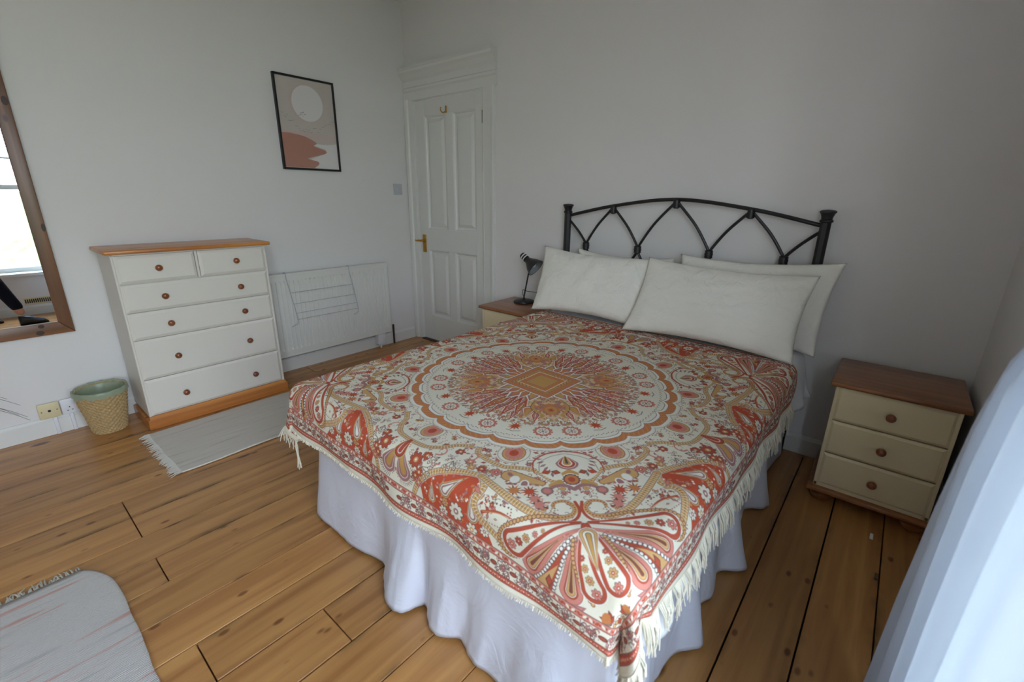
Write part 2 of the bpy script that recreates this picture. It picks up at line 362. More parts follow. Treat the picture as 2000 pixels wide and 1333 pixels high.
def casing_prof(w): return [(0, 0), (0, -.010), (.008, -.014), (.014, -.012), (w - .045, -.014), (w - .036, -.024), (w - .010, -.030), (w - .002, -.026), (w, 0)]
bm = B(); w = 1.0 - DX1
prism(bm, [(DX1 + .006 + a, b_) for a, b_ in casing_prof(.122)], 'xy', .001, 2.0)
prism(bm, [(DX0 - .006 - a, b_) for a, b_ in casing_prof(.096)], 'xy', .001, 2.0)
cs = struct(obj('trim_1', bm, M['gloss'], None, (0, 0, 0), False))
bm = B()
prof = [(0, 1.99), (-.012, 1.99), (-.016, 2.03), (-.014, 2.05), (-.026, 2.06), (-.030, 2.075), (-.020, 2.085), (-.020, 2.125), (-.034, 2.140), (-.050, 2.165), (-.066, 2.180), (-.070, 2.198), (-.074, 2.200), (-.074, 2.212), (0, 2.212)]
prism(bm, prof, 'yz', .001, 1.005)
obj('cornice', bm, M['gloss'], cs, smooth=False)
obj('threshold', bb(DX0 - .01, DX1 + .01, -.03, .05, .0005, .007, bev=.002, seg=1), mat('dark_threshold', (70, 48, 36), .6), cs, smooth=False)

# ------------------------------------------------------------------ window (in the right wall, seen in the mirror)
win = struct(obj('window_1', box(box(bb(RW + .10, RW + .17, WY0, WY1, WZ0, WZ0 + .05), RW + .10, RW + .17, WY0, WY1, WZ1 - .05, WZ1), RW + .10, RW + .17, WY0, WY0 + .05, WZ0, WZ1), M['gloss'], None, (RW, WY0, WZ0), False))
obj('jamb', bb(RW + .10, RW + .17, WY1 - .05, WY1, WZ0, WZ1), M['gloss'], win, smooth=False)
obj('sill', bb(RW - .045, RW + .12, WY0 - .04, WY1 + .04, WZ0 - .03, WZ0 + .004, bev=.006), M['gloss'], win, smooth=False)
third = (WY1 - WY0) / 2
for k in (1,): obj('mullion', bb(RW + .09, RW + .17, WY0 + third * k - .04, WY0 + third * k + .04, WZ0, WZ1, bev=.004), M['gloss'], win, smooth=False)
for k in range(2):
    a, b_ = WY0 + third * k + .04, WY0 + third * (k + 1) - .04
    if k == 0: a += .01
    if k == 1: b_ -= .01
    obj('sash_rail', bb(RW + .11, RW + .16, a, b_, 1.27, 1.32, bev=.004), M['gloss'], win, smooth=False)
    obj('pane', bb(RW + .133, RW + .137, a, b_, WZ0 + .05, 1.27), M['glass'], win, smooth=False)
    obj('pane', bb(RW + .133, RW + .137, a, b_, 1.32, WZ1 - .05), M['glass'], win, smooth=False)
for k in range(2):
    a, b_ = WY0 + third * k + .06, WY0 + third * (k + 1) - .06
    bl = thing('venetian_blind', (RW + .07, (a + b_) / 2, WZ1 - .04), ['white venetian blind half down over the window pane further from the bed', 'white venetian blind half down over the window pane beside the curtain'][k], 'blind', 'blinds at the window')
    obj('headrail', bb(RW + .05, RW + .085, a, b_, WZ1 - .035, WZ1 - .002), M['plastic'], bl, smooth=False)
    s0 = None
    for q in range(24):
        if s0 is None:
            s0 = pymesh('slat', [(RW + .055, a, WZ1 - .065), (RW + .080, a, WZ1 - .053), (RW + .080, b_, WZ1 - .053), (RW + .055, b_, WZ1 - .065), (RW + .055, a, WZ1 - .067), (RW + .080, a, WZ1 - .055), (RW + .080, b_, WZ1 - .055), (RW + .055, b_, WZ1 - .067)],
                        [(0, 1, 2, 3), (7, 6, 5, 4), (0, 4, 5, 1), (2, 6, 7, 3), (1, 5, 6, 2), (3, 7, 4, 0)], M['plastic'], bl, smooth=False)
        else: child_copy(s0, bl, (0, 0, -.029 * q))
    obj('bottom_rail', bb(RW + .055, RW + .082, a, b_, 1.565, 1.582), M['plastic'], bl, smooth=False)
# air grille low on the right wall
gr = thing('air_vent', (RW, -2.19, .13), 'cream slotted air vent set low in the wall under the window', 'vent')
gb = B(); box(gb, RW - .008, RW - .0005, -2.30, -2.075, .112, .124); box(gb, RW - .008, RW - .0005, -2.30, -2.075, .166, .178)
obj('vent_frame', gb, M['ivory'], gr, smooth=False)
obj('vent_back', bb(RW - .003, RW - .0005, -2.298, -2.077, .122, .168), M['dark'], gr, smooth=False)
for k in range(15): obj('louvre', bb(RW - .008, RW - .003, -2.298 + k * .0155, -2.2928 + k * .0155, .124, .166), M['ivory'], gr, smooth=False)
# curtain pole
cp = tag(obj('curtain_pole', lathe(lathe(tube(B(), [(RW - .19, WY0 - .2, 2.47), (RW - .19, -1.42, 2.47)], .014, 12), [(.014, 0), (.03, .01), (.034, .03), (.02, .055), (.004, .062)], (RW - .19, -1.42, 2.47), 14, 'y', Matrix.Rotation(PI, 4, 'Z')), [(.006, 0), (.006, .19)], (RW - .19, -1.5, 2.47), 8, 'x'), M['black'], None, (RW - .19, -1.5, 2.47)), 'black curtain pole above the window, fixed to the right wall', 'curtain pole')

# outdoors, seen through the window
struct(obj('ground', bb(RW + .22, 40, -30, 26, -.75, -.7), M['grass'], None, (RW, 0, -.75), False))
def hedge(x, y0, y1, h, label):
    n, mr = 60, 14; v = []; f = []
    for i in range(n + 1):
        for j in range(mr + 1):
            t = j / mr * PI; y = y0 + (y1 - y0) * i / n
            q = Vector((x - math.cos(t) * -.7, y, -.7 + math.sin(t) ** .6 * h if 0 < j < mr else -.7))
            q.x = x - .7 * math.cos(t)
            q += Vector((noise.noise(q * 2.3), noise.noise(q * 2.3 + Vector((9, 0, 0))), noise.noise(q * 2.3 + Vector((0, 9, 0))))) * (.35 if 0 < j < mr else 0)
            v.append(q)
    for i in range(n):
        for j in range(mr): a = i * (mr + 1) + j; f.append((a, a + mr + 1, a + mr + 2, a + 1))
    tag(pymesh('hedge', v, f, M['hedge'], None, (x, y0, -.7)), label, 'hedge')
hedge(9.5, -16, 12, 1.9, 'green garden hedge outside the window')
# ================================================================== FURNITURE
def knob(parent, x, y, z, axis='x', r=.0165):
    bm = B(); pr = [(r * .55, 0), (r * .5, .006), (r * .62, .010), (r, .016), (r, .021), (r * .8, .027), (r * .4, .030), (.0005, .031)]
    if axis == 'x': lathe(bm, pr, (x, y, z), 18, 'x')
    else: lathe(bm, pr, (x, y, z), 18, 'y')
    return obj('knob', bm, M['knob'], parent)
# --- chest of drawers against the left wall
CX0, CXF, CY0, CY1 = .032, .343, -2.137, -1.398
ch = thing('chest_of_drawers', (CX0, (CY0 + CY1) / 2, 0), 'tall white-painted chest of six drawers with a pine top and plinth against the left wall', 'chest of drawers')
bm = B()
box(bm, CX0, CXF - .004, CY0, CY0 + .016, .075, .964, .002, 1); box(bm, CX0, CXF - .004, CY1 - .016, CY1, .075, .964, .002, 1)
box(bm, CX0, CX0 + .008, CY0, CY1, .075, .964); box(bm, CX0, CXF - .01, CY0, CY1, .075, .09)
for z in (.288, .512, .661, .810): box(bm, CX0, CXF - .014, CY0 + .01, CY1 - .01, z - .007, z + .007)
box(bm, CX0, CXF, CY0, CY1, .958, .966); box(bm, CX0, CXF, -1.776, -1.764, .812, .962, .001, 1)
box(bm, CXF - .006, CXF, CY0, CY0 + .010, .075, .964, .002, 1); box(bm, CXF - .006, CXF, CY1 - .010, CY1, .075, .964, .002, 1)
obj('body', bm, M['chest'], ch, smooth=False)
obj('tabletop', bb(CX0 - .004, CXF + .026, CY0 - .026, CY1 + .026, .966, .987, bev=.008, seg=3), M['top'], ch)
bm = B(); box(bm, CX0, CXF + .013, CY0 - .013, CY1 + .013, .001, .060, .002, 1); prism(bm, [(CXF - .02, .059), (CXF + .013, .059), (CXF + .002, .076), (CXF - .02, .076)], 'xz', CY0 - .003, CY1 + .003)
obj('plinth', bm, M['top'], ch, smooth=False)
def drawer(parent, y0, y1, z0, z1, knobs, first=True):
    bm = B(); x = CXF
    box(bm, x - .20, x - .010, y0 + .006, y1 - .006, z0 + .008, z1 - .02)
    rings = [[bm.verts.new(v) for v in ((X, y0 + i, z0 + i), (X, y1 - i, z0 + i), (X, y1 - i, z1 - i), (X, y0 + i, z1 - i))] for i, X in ((0, x - .012), (0, x - .002), (.014, x + .006), (.016, x + .0062))]
    for a in range(3):
        for k in range(4): bm.faces.new((rings[a][k], rings[a][(k + 1) % 4], rings[a + 1][(k + 1) % 4], rings[a + 1][k]))
    bm.faces.new(rings[-1]); bm.faces.new(rings[0][::-1])
    d = obj('drawer', bm, M['chest'], parent, smooth=False)
    for ky, kz in knobs: knob(d, x + .005, ky, kz)
drawer(ch, CY0 + .012, -1.779, .8145, .956, [(-1.952, .886)]); drawer(ch, -1.761, CY1 - .012, .8145, .956, [(-1.576, .888)])
for z0, z1, kz in ((.6635, .8075, .734), (.5145, .6585, .584), (.2905, .5095, .396), (.078, .2855, .172)):
    drawer(ch, CY0 + .012, CY1 - .012, z0, z1, [(-1.951, kz), (-1.575, kz)])

# --- bedside cabinets
def bedside(ox, oy, label):
    W_, D_, H_ = .426, .392, .5615
    t = thing('bedside_cabinet', (ox + W_ / 2, oy - D_ / 2, 0), label, 'bedside cabinet', 'pair of bedside cabinets')
    x0, x1, y0, y1 = ox + .020, ox + W_ - .020, oy - D_ + .022, oy - .004
    obj('tabletop', bb(ox, ox + W_, oy - D_, oy, .541, H_, bev=.008, seg=3), M['topx'], t)
    bm = B(); box(bm, x0, x0 + .014, y0, y1, .072, .541, .002, 1); box(bm, x1 - .014, x1, y0, y1, .072, .541, .002, 1); box(bm, x0, x1, y1 - .006, y1, .072, .541); box(bm, x0, x1, y0, y1, .072, .086)
    box(bm, x0, x1, y0 + .004, y1, .530, .541)
    for z in (.237, .389): box(bm, x0 + .01, x1 - .01, y0 + .016, y1, z - .006, z + .006)
    obj('body', bm, M['cream'], t, smooth=False)
    obj('base_board', bb(ox - .002, ox + W_ + .002, oy - D_ - .002, oy, .050, .072, bev=.008, seg=3), M['topx'], t)
    for z0, z1 in ((.086, .234), (.240, .386), (.392, .534)):
        a, b_ = x0 + .012, x1 - .012; bm = B(); y = y0
        box(bm, a + .005, b_ - .005, y + .010, y + .25, z0 + .008, z1 - .02)
        rings = [[bm.verts.new(v) for v in ((a + i, Y, z0 + i), (b_ - i, Y, z0 + i), (b_ - i, Y, z1 - i), (a + i, Y, z1 - i))] for i, Y in ((0, y + .012), (0, y + .001), (.010, y - .005), (.012, y - .0052))]
        for q in range(3):
            for k in range(4): bm.faces.new((rings[q][k], rings[q][(k + 1) % 4], rings[q + 1][(k + 1) % 4], rings[q + 1][k]))
        bm.faces.new(rings[-1]); bm.faces.new(rings[0][::-1])
        d = obj('drawer', bm, M['cream'], t, smooth=False); knob(d, (x0 + x1) / 2, y - .004, (z0 + z1) / 2, 'y')
    for fx in (ox + .055, ox + W_ - .055):
        for fy in (oy - D_ + .055, oy - .055):
            obj('bun_foot', lathe(B(), [(.022, .001), (.034, .006), (.041, .018), (.040, .030), (.030, .040), (.034, .045), (.036, .051)], (fx, fy, 0), 20), M['topx'], t)
    return t
bedside(3.226, -.036, 'cream three-drawer bedside cabinet with wooden top, right of the bed near the curtain')
bedside(1.214, -.036, 'bedside cabinet left of the bed with the black desk lamp on it')

# --- radiator on the left wall
ry0, ry1, rz0, rz1, rx = -1.372, -.350, .135, .731, .090
rad = thing('radiator', (.05, (ry0 + ry1) / 2, rz0), 'white ribbed panel radiator on the left wall beside the chest', 'radiator')
v = []; f = []; prof = []; n = 31; pitch = (ry1 - ry0 - .05) / n; y = ry0 + .025
for k in range(n):
    prof += [(y, rx), (y + pitch * .30, rx), (y + pitch * .42, rx - .009), (y + pitch * .72, rx - .009), (y + pitch * .84, rx)]; y += pitch
prof += [(y, rx)]
zz = [rz0, rz0 + .045, rz0 + .062, rz1 - .062, rz1 - .045, rz1]
for z in zz:
    flat = z in (zz[0], zz[1], zz[4], zz[5])
    for (yy, xx) in prof: v.append((rx if flat else xx, yy, z))
m_ = len(prof)
for a in range(5):
    for b_ in range(m_ - 1): f.append((a * m_ + b_, a * m_ + b_ + 1, (a + 1) * m_ + b_ + 1, (a + 1) * m_ + b_))
pymesh('front_panel', v, f, M['rad'], rad, smooth=False)
bm = B(); box(bm, .042, rx - .010, ry0 + .004, ry1 - .004, rz0, rz1 - .006); box(bm, .040, rx + .0015, ry0, ry0 + .026, rz0, rz1, .004); box(bm, .040, rx + .0015, ry1 - .026, ry1, rz0, rz1, .004)
obj('side_panel', bm, M['rad'], rad, smooth=False)
bm = B(); box(bm, .038, rx + .002, ry0 - .001, ry1 + .001, rz1 - .016, rz1 + .002, .004)
obj('top_grille', bm, M['rad'], rad)
bm = B(); box(bm, .038, rx + .001, ry0 + .001, ry1 - .001, rz0 - .003, rz0 + .012, .004); obj('bottom_rail', bm, M['rad'], rad)
for yy in (-1.2, -.52): obj('bracket', bb(.001, .043, yy - .02, yy + .02, .2, .64), M['rad'], rad, smooth=False)
bm = B(); box(bm, .022, .080, -.478, -.405, .035, .131, .006); obj('valve_box', bm, M['plastic'], rad)
bm = B(); tube(bm, [(.05, -.44, .0), (.05, -.44, .06)], .008, 10); obj('feed_pipe', bm, M['rad'], rad)
tag(obj('pipe', tube(B(), [(.035, -.290, .001), (.034, -.290, .172), (.034, -.290, .176)], [.0085, .0085, .004], 12), M['pipe'], None, (.035, -.29, 0)), 'dark upright copper pipe stub at the skirting right of the radiator', 'pipe')
# --- wire airer hooked over the radiator
air = thing('radiator_airer', (rx + .005, -.93, .36), 'white wire clothes airer hooked on the front of the radiator', 'airer')
xa = rx + .008
for s, yt, yb in ((0, -1.19, -1.145), (1, -.705, -.655)):
    bm = B(); tube(bm, spline([(.060, yt, rz1 + .004), (rx + .004, yt, rz1 + .008), (xa, yt, .70), (xa, yt + (yb - yt) * .5, .56), (xa, yb, .39), (xa + .012, yb - .03, .365), (xa + .02, yb - .055, .358)], 5), .0028, 6); obj('side_arm', bm, M['wire'], air)
for z, a, b_ in ((.597, -1.165, -.69), (.515, -1.158, -.675), (.445, -1.152, -.664), (.398, -1.147, -.657)):
    obj('rail', tube(B(), [(xa, a, z), (xa, b_, z)], .0024, 6), M['wire'], air)
# --- switches and sockets
sw = thing('light_switch', (.0005, -.132, 1.312), 'small pale grey light switch on the left wall near the door', 'light switch')
obj('plate', bb(.0005, .009, -.175, -.089, 1.269, 1.355, bev=.003), M['greyplastic'], sw); obj('rocker', bb(.008, .012, -.140, -.124, 1.296, 1.328, bev=.0015), M['greyplastic'], sw)
s1 = thing('aerial_socket', (.018, -2.491, .142), 'cream square aerial socket at the skirting, left of the double socket', 'socket')
obj('plate', bb(.0178, .028, -2.533, -2.449, .101, .186, bev=.003), M['ivory'], s1)
obj('centre_hole', lathe(B(), [(.0065, 0), (.0065, .0025), (.003, .003)], (.0278, -2.491, .143), 14, 'x'), M['dark'], s1)
for yy in (-2.521, -2.461): obj('screw', lathe(B(), [(.003, 0), (.003, .001), (.001, .0015)], (.0278, yy, .143), 10, 'x'), M['steel'], s1)
s2 = thing('double_socket', (.018, -2.371, .142), 'white double electric socket at the skirting beside the basket', 'socket')
obj('plate', bb(.0178, .028, -2.445, -2.299, .101, .186, bev=.003), M['plastic'], s2)
for c in (-2.412, -2.332):
    obj('rocker', bb(.0275, .0315, c + .008, c + .022, .150, .172, bev=.001), M['plastic'], s2)
    bm = B(); box(bm, .0276, .0285, c - .002, c + .002, .136, .144); box(bm, .0276, .0285, c - .013, c - .006, .120, .124); box(bm, .0276, .0285, c + .006, c + .013, .120, .124); obj('pin_holes', bm, M['dark'], s2, smooth=False)
for yy, nm in ((-2.478, 'white cable trunking below the cream aerial socket'), (-2.412, 'white cable trunking below the double socket')):
    tag(obj('cable_trunking', bb(.0178, .0275, yy - .008, yy + .008, .001, .1005, bev=.002), M['plastic'], None, (.018, yy, 0)), nm, 'trunking')

# --- framed print
pw0, pw1, ph0, ph1 = -1.067, -.645, 1.427, 2.016
pic = thing('framed_print', (.001, (pw0 + pw1) / 2, ph0), 'black-framed pastel print of a white sun over a terracotta shore', 'picture')
for nm, a in (('frame_rail', (pw0, pw1, ph0, ph0 + .013)), ('frame_rail', (pw0, pw1, ph1 - .013, ph1)), ('frame_stile', (pw0, pw0 + .013, ph0 + .0128, ph1 - .0128)), ('frame_stile', (pw1 - .013, pw1, ph0 + .0128, ph1 - .0128))):
    obj(nm, bb(.001, .024, *a, bev=.0015, seg=1), M['frame'], pic, smooth=False)
pp = obj('print', bb(.002, .014, pw0 + .010, pw1 - .010, ph0 + .010, ph1 - .010), M['paper'], pic, smooth=False)
def decal(name, pts, m, x=.0141):
    bm = B(); prism(bm, pts, 'yz', x, x + .0004); return obj(name, bm, m, pp, smooth=False)
PWd, PHt = pw1 - pw0, ph1 - ph0
def pq(u_, v_): return (pw0 + PWd * u_, ph1 - PHt * v_)
decal('sun_halo', [(pq(.5, .27)[0] + .118 * math.cos(a * PI / 24), pq(.5, .27)[1] + .118 * math.sin(a * PI / 24)) for a in range(48)], M['pinkink'], .0141)
decal('sun', [(pq(.52, .27)[0] + .110 * math.cos(a * PI / 24), pq(.52, .27)[1] + .112 * math.sin(a * PI / 24)) for a in range(48)], M['whiteink'], .0144)
decal('horizon_band', [pq(.03, .575), pq(.97, .60), pq(.97, .66), pq(.03, .63)], M['pinkink'], .0141)
shore = [pq(.03, .972), pq(.03, .605)] + [pq(a.x, a.y) for a in spline([(.03, .605, 0), (.18, .605, 0), (.42, .63, 0), (.60, .69, 0), (.55, .725, 0), (.74, .765, 0), (.74, .80, 0), (.46, .86, 0), (.44, .875, 0), (.60, .90, 0), (.60, .93, 0), (.52, .972, 0)], 6)]
decal('shore', shore, M['terracotta'], .0146)
water = [pq(a.x, a.y) for a in spline([(.60, .70, 0), (.80, .70, 0), (.96, .68, 0)], 4)] + [pq(.97, .972), pq(.53, .972)] + [pq(.62, .93), pq(.48, .872), pq(.76, .80), pq(.76, .755), pq(.57, .72)]
decal('water', water, M['whiteink'], .0141)
rr = random.Random(3)
birds = []
for a in range(9): birds += [(.36 + .1 * rr.random(), .37 + .05 * rr.random())]
for a in range(34):
    u_ = .08 + .86 * a / 33; birds.append((u_, .40 + .16 * (1 - ((u_ - .5) / .45) ** 2) + rr.uniform(-.03, .03) - (.02 if u_ < .3 else 0)))
bm = B()
for u_, v_ in birds:
    y, z = pq(u_, v_); s = rr.uniform(.004, .008); q = rr.uniform(-.3, .3)
    for sg in (-1, 1): prism(bm, [(y, z), (y + sg * s, z + s * .55 + q * s * sg), (y + sg * s * .5, z + s * .5 + q * s * sg * .5 + .0012)], 'yz', .0148, .0151)
ob = obj('birds', bm, M['darkink'], pp, smooth=False); ob['kind'] = 'stuff'
obj('glazing', bb(.0165, .0170, pw0 + .012, pw1 - .012, ph0 + .012, ph1 - .012), M['glass'], pic, smooth=False)

# --- pine framed mirror
my1, my0, mz0, mz1 = -2.303, -2.98, .548, 2.02
mir = thing('wall_mirror', (.001, (my0 + my1) / 2, mz0), 'large dark pine-framed mirror on the left wall above the sockets', 'mirror')
for nm, pts, mm in (('frame_rail', [(my0, mz0), (my1, mz0), (my1 - .056, mz0 + .064), (my0 + .056, mz0 + .064)], 'mirrorwoody'), ('frame_rail', [(my0, mz1), (my0 + .056, mz1 - .064), (my1 - .056, mz1 - .064), (my1, mz1)], 'mirrorwoody'),
                    ('frame_stile', [(my1, mz0), (my1, mz1), (my1 - .056, mz1 - .064), (my1 - .056, mz0 + .064)], 'mirrorwood'), ('frame_stile', [(my0, mz0), (my0 + .056, mz0 + .064), (my0 + .056, mz1 - .064), (my0, mz1)], 'mirrorwood')):
    bm = prism(B(), pts, 'yz', .001, .030); bmesh.ops.recalc_face_normals(bm, faces=bm.faces)
    bmesh.ops.bevel(bm, geom=[e for e in bm.edges if all(v_.co.x > .029 for v_ in e.verts)], offset=.004, segments=2, affect='EDGES', profile=.5)
    obj(nm, bm, M[mm], mir)
for ky, kz, a_, b_ in ((-2.318, 1.66, .012, .020), (-2.312, 1.09, .008, .020), (-2.435, .566, .016, .012), (-2.425, .598, .012, .010)):
    obj('knot', prism(B(), [(ky + a_ * math.cos(q * PI / 8), kz + b_ * math.sin(q * PI / 8)) for q in range(16)], 'yz', .0300, .0304), mat('dark_knot', (58, 34, 22), .5), mir, smooth=False)
obj('mirror_glass', bb(.003, .024, my0 + .050, my1 - .050, mz0 + .058, mz1 - .058), M['mirror'], mir, smooth=False)

# --- straw waste basket with liner
bx, by = .158, -2.285
bk = thing('waste_basket', (bx, by, 0), 'round woven straw waste basket with a pale green bin liner', 'basket')
NR, NA = 110, 176; HB = .240
def brad(t): return .070 + .040 * t ** .85
v = []; f = []
for i in range(NR + 1):
    t = i / NR
    for k in range(NA):
        a = 2 * PI * k / NA
        # paired upright strands crossed by woven rows
        row = math.sin(t * PI * 22); wv = .0042 * math.cos(a * 22 + t * 9 + (PI if int(t * 22) % 2 else 0)) * abs(row) ** .5 + .0012 * abs(row)
        r = brad(t) + wv + .002 * noise.noise(Vector((math.cos(a) * 3, math.sin(a) * 3, t * 6)))
        v.append((bx + r * math.cos(a), by + r * math.sin(a), .001 + t * HB))
for i in range(NR):
    for k in range(NA): f.append((i * NA + k, i * NA + (k + 1) % NA, (i + 1) * NA + (k + 1) % NA, (i + 1) * NA + k))
f.append(tuple(range(NA))[::-1])
pymesh('basket_wall', v, f, M['basket'], bk)
bm = B()
for w_ in range(3):
    pts = [(bx + (brad(1) + .003 * math.cos(a / 64 * 2 * PI * 9 + w_ * 2.1)) * math.cos(a / 64 * 2 * PI), by + (brad(1) + .003 * math.cos(a / 64 * 2 * PI * 9 + w_ * 2.1)) * math.sin(a / 64 * 2 * PI), HB + .002 + .004 * math.sin(a / 64 * 2 * PI * 9 + w_ * 2.1)) for a in range(65)]
    tube(bm, pts, .0032, 6)
obj('rim', bm, M['basket'], bk)
v = []; f = []; NA = 96
lp = [(.012, .058, 0), (.02, .062, 0), (.5, .084, 0), (.90, .101, 0), (1.03, .1075, 0), (1.06, .1125, 0), (1.045, .1165, .4), (1.01, .1180, .8), (.97, .1182, 1.4), (.93, .1178, 2)]
for i, (t, r, w_) in enumerate(lp):
    for k in range(NA):
        a = 2 * PI * k / NA; n_ = noise.noise(Vector((math.cos(a) * 5, math.sin(a) * 5, t * 4 + i)))
        n2 = noise.noise(Vector((math.cos(a) * 11, math.sin(a) * 11, 2)))
        v.append((bx + (r + .003 * n_) * math.cos(a), by + (r + .003 * n_) * math.sin(a), HB * t + .006 * n_ + .016 * w_ * .5 * n2))
for i in range(len(lp) - 1):
    for k in range(NA): f.append((i * NA + k, i * NA + (k + 1) % NA, (i + 1) * NA + (k + 1) % NA, (i + 1) * NA + k))
f.append(tuple(range(NA)))
pymesh('bin_liner', v, f, M['liner'], bk)

# --- desk lamp on the left cabinet
lx, ly, lz = 1.392, -.150, .5615
lamp = thing('desk_lamp', (lx, ly, lz), 'small black desk lamp with a bell shade, on the left bedside cabinet', 'lamp')
obj('base', lathe(B(), [(.070, .0005), (.072, .004), (.070, .012), (.058, .017), (.012, .020), (.008, .028)], (lx, ly, lz), 32), M['black'], lamp)
pt = Vector((lx + .040, ly + .005, lz + .245))
obj('pole', tube(B(), [(lx - .004, ly, lz + .018), tuple(pt)], .0052, 10), M['black'], lamp)
dirn = Vector((.80, .10, -.58)).normalized(); rotm = dirn.to_track_quat('Z', 'Y').to_matrix()
bm = B(); capb = pt + Vector((-.010, 0, .044))
lathe(bm, [(.020, .030), (.024, .045), (.036, .065), (.052, .090), (.062, .118), (.0635, .122), (.0615, .122), (.050, .091), (.034, .066), (.020, .047)], tuple(capb - dirn * .050), 28, 'z', rotm)
sh = obj('lamp_shade', bm, M['lampshade'], lamp)
bm = B(); lathe(bm, [(.016, .050), (.032, .068), (.048, .093), (.060, .1205), (.0592, .1203), (.047, .0935), (.031, .0685), (.001, .051)], tuple(capb - dirn * .050), 28, 'z', rotm); obj('shade_lining', bm, M['lampin'], sh)
bm = B(); lathe(bm, [(.002, -.022), (.016, -.019), (.0225, -.010), (.0235, .034)], tuple(capb - dirn * .050), 20, 'z', rotm); ca = obj('lamp_cap', bm, M['black'], lamp)
for h in (-.004, .014): obj('white_stripe', lathe(B(), [(.0242, h), (.0244, h + .007)], tuple(capb - dirn * .050), 20, 'z', rotm), M['whiteink'], ca)
obj('bulb', lathe(B(), [(.010, .05), (.012, .07), (.022, .088), (.022, .098), (.012, .108), (.002, .111)], tuple(capb - dirn * .050), 16, 'z', rotm), M['whiteink'], sh)
obj('cable', tube(B(), spline([(lx - .030, ly + .058, lz + .006), (lx - .045, ly + .04, lz + .05), (lx - .02, ly + .01, lz + .085), (lx + .02, ly + .01, lz + .080), (lx + .09, ly + .03, lz + .077), (lx + .15, ly + .06, lz + .055), (lx + .17, ly + .10, lz + .004)], 6), .0022, 6), M['black'], lamp)

# --- rugs
def rug(name, x0, x1, y0, y1, m, label, fringe, corner=0.0, wav=.004, rot=0):
    nx, ny = 60, 90; v = []; f = []; th = .007; org = ((x0 + x1) / 2, (y0 + y1) / 2, 0)
    def P(i, j, top):
        x = x0 + (x1 - x0) * i / nx; y = y0 + (y1 - y0) * j / ny
        if corner:   # rounded worn corner at (x0, y1)
            dx, dy = (x0 + corner) - x, y - (y1 - corner * .55)
            if dx > 0: y -= (dx / corner) ** 2.2 * corner * .42 * (j / ny)
        x += wav * math.sin(y * 9 + 1) * (1 if fringe == 'y' else .6); y += wav * math.sin(x * 8) + .004 * noise.noise(Vector((x * 12, y * 3, 1)))
        z = .0025 + (th if top else 0) + .004 * max(0, noise.noise(Vector((x * 4, y * 4, 3))))
        return (x, y, z)
    for top in (1, 0):
        for j in range(ny + 1):
            for i in range(nx + 1): v.append(P(i, j, top))
    N1 = (nx + 1) * (ny + 1)
    for j in range(ny):
        for i in range(nx):
            a = j * (nx + 1) + i; f.append((a, a + 1, a + nx + 2, a + nx + 1)); f.append((N1 + a + nx + 1, N1 + a + nx + 2, N1 + a + 1, N1 + a))
    for i in range(nx): a = i; f.append((N1 + a, N1 + a + 1, a + 1, a)); a = ny * (nx + 1) + i; f.append((a, a + 1, N1 + a + 1, N1 + a))
    for j in range(ny): a = j * (nx + 1); c = a + nx + 1; f.append((a, c, N1 + c, N1 + a)); a += nx; c += nx; f.append((N1 + a, N1 + c, c, a))
    o = pymesh(name, v, f, m, None, org); tag(o, label, 'rug')
    bm = B(); r = random.Random(5)
    if fringe == 'y':
        for k in range(130):
            t = k / 129; x, y, z = P(0, 0, 1); x = x0 + (x1 - x0) * t; L = r.uniform(.022, .05); a = r.uniform(-.35, .35)
            tube(bm, [(x, y0 + .004, .007), (x + a * L * .4, y0 - L * .5, .008), (x + a * L, y0 - L, .0035)], [.0022, .0022, .0012], 4)
    else:
        for k in range(150):
            j = int(k / 149 * ny); x, y, z = P(0, j, 1); L = r.uniform(.018, .045); a = r.uniform(-.5, .5)
            tube(bm, [(x + .004, y, .007), (x - L * .5, y + a * L * .4, .009), (x - L, y + a * L, .0035)], [.0026, .0024, .0012], 4)
    obj('fringe', bm, M['fringe'], o, kind='stuff')
    return o
rug('runner_rug', .405, .952, -2.168, -1.36, M['rug'], 'plain off-white fringed rug in front of the chest of drawers', 'y')
rug('rag_rug', 1.375, 2.95, -3.35, -2.515, M['ragrug'], 'grey-white rag rug with faint pink stripes, cut off by the bottom left corner', 'x', corner=.16)

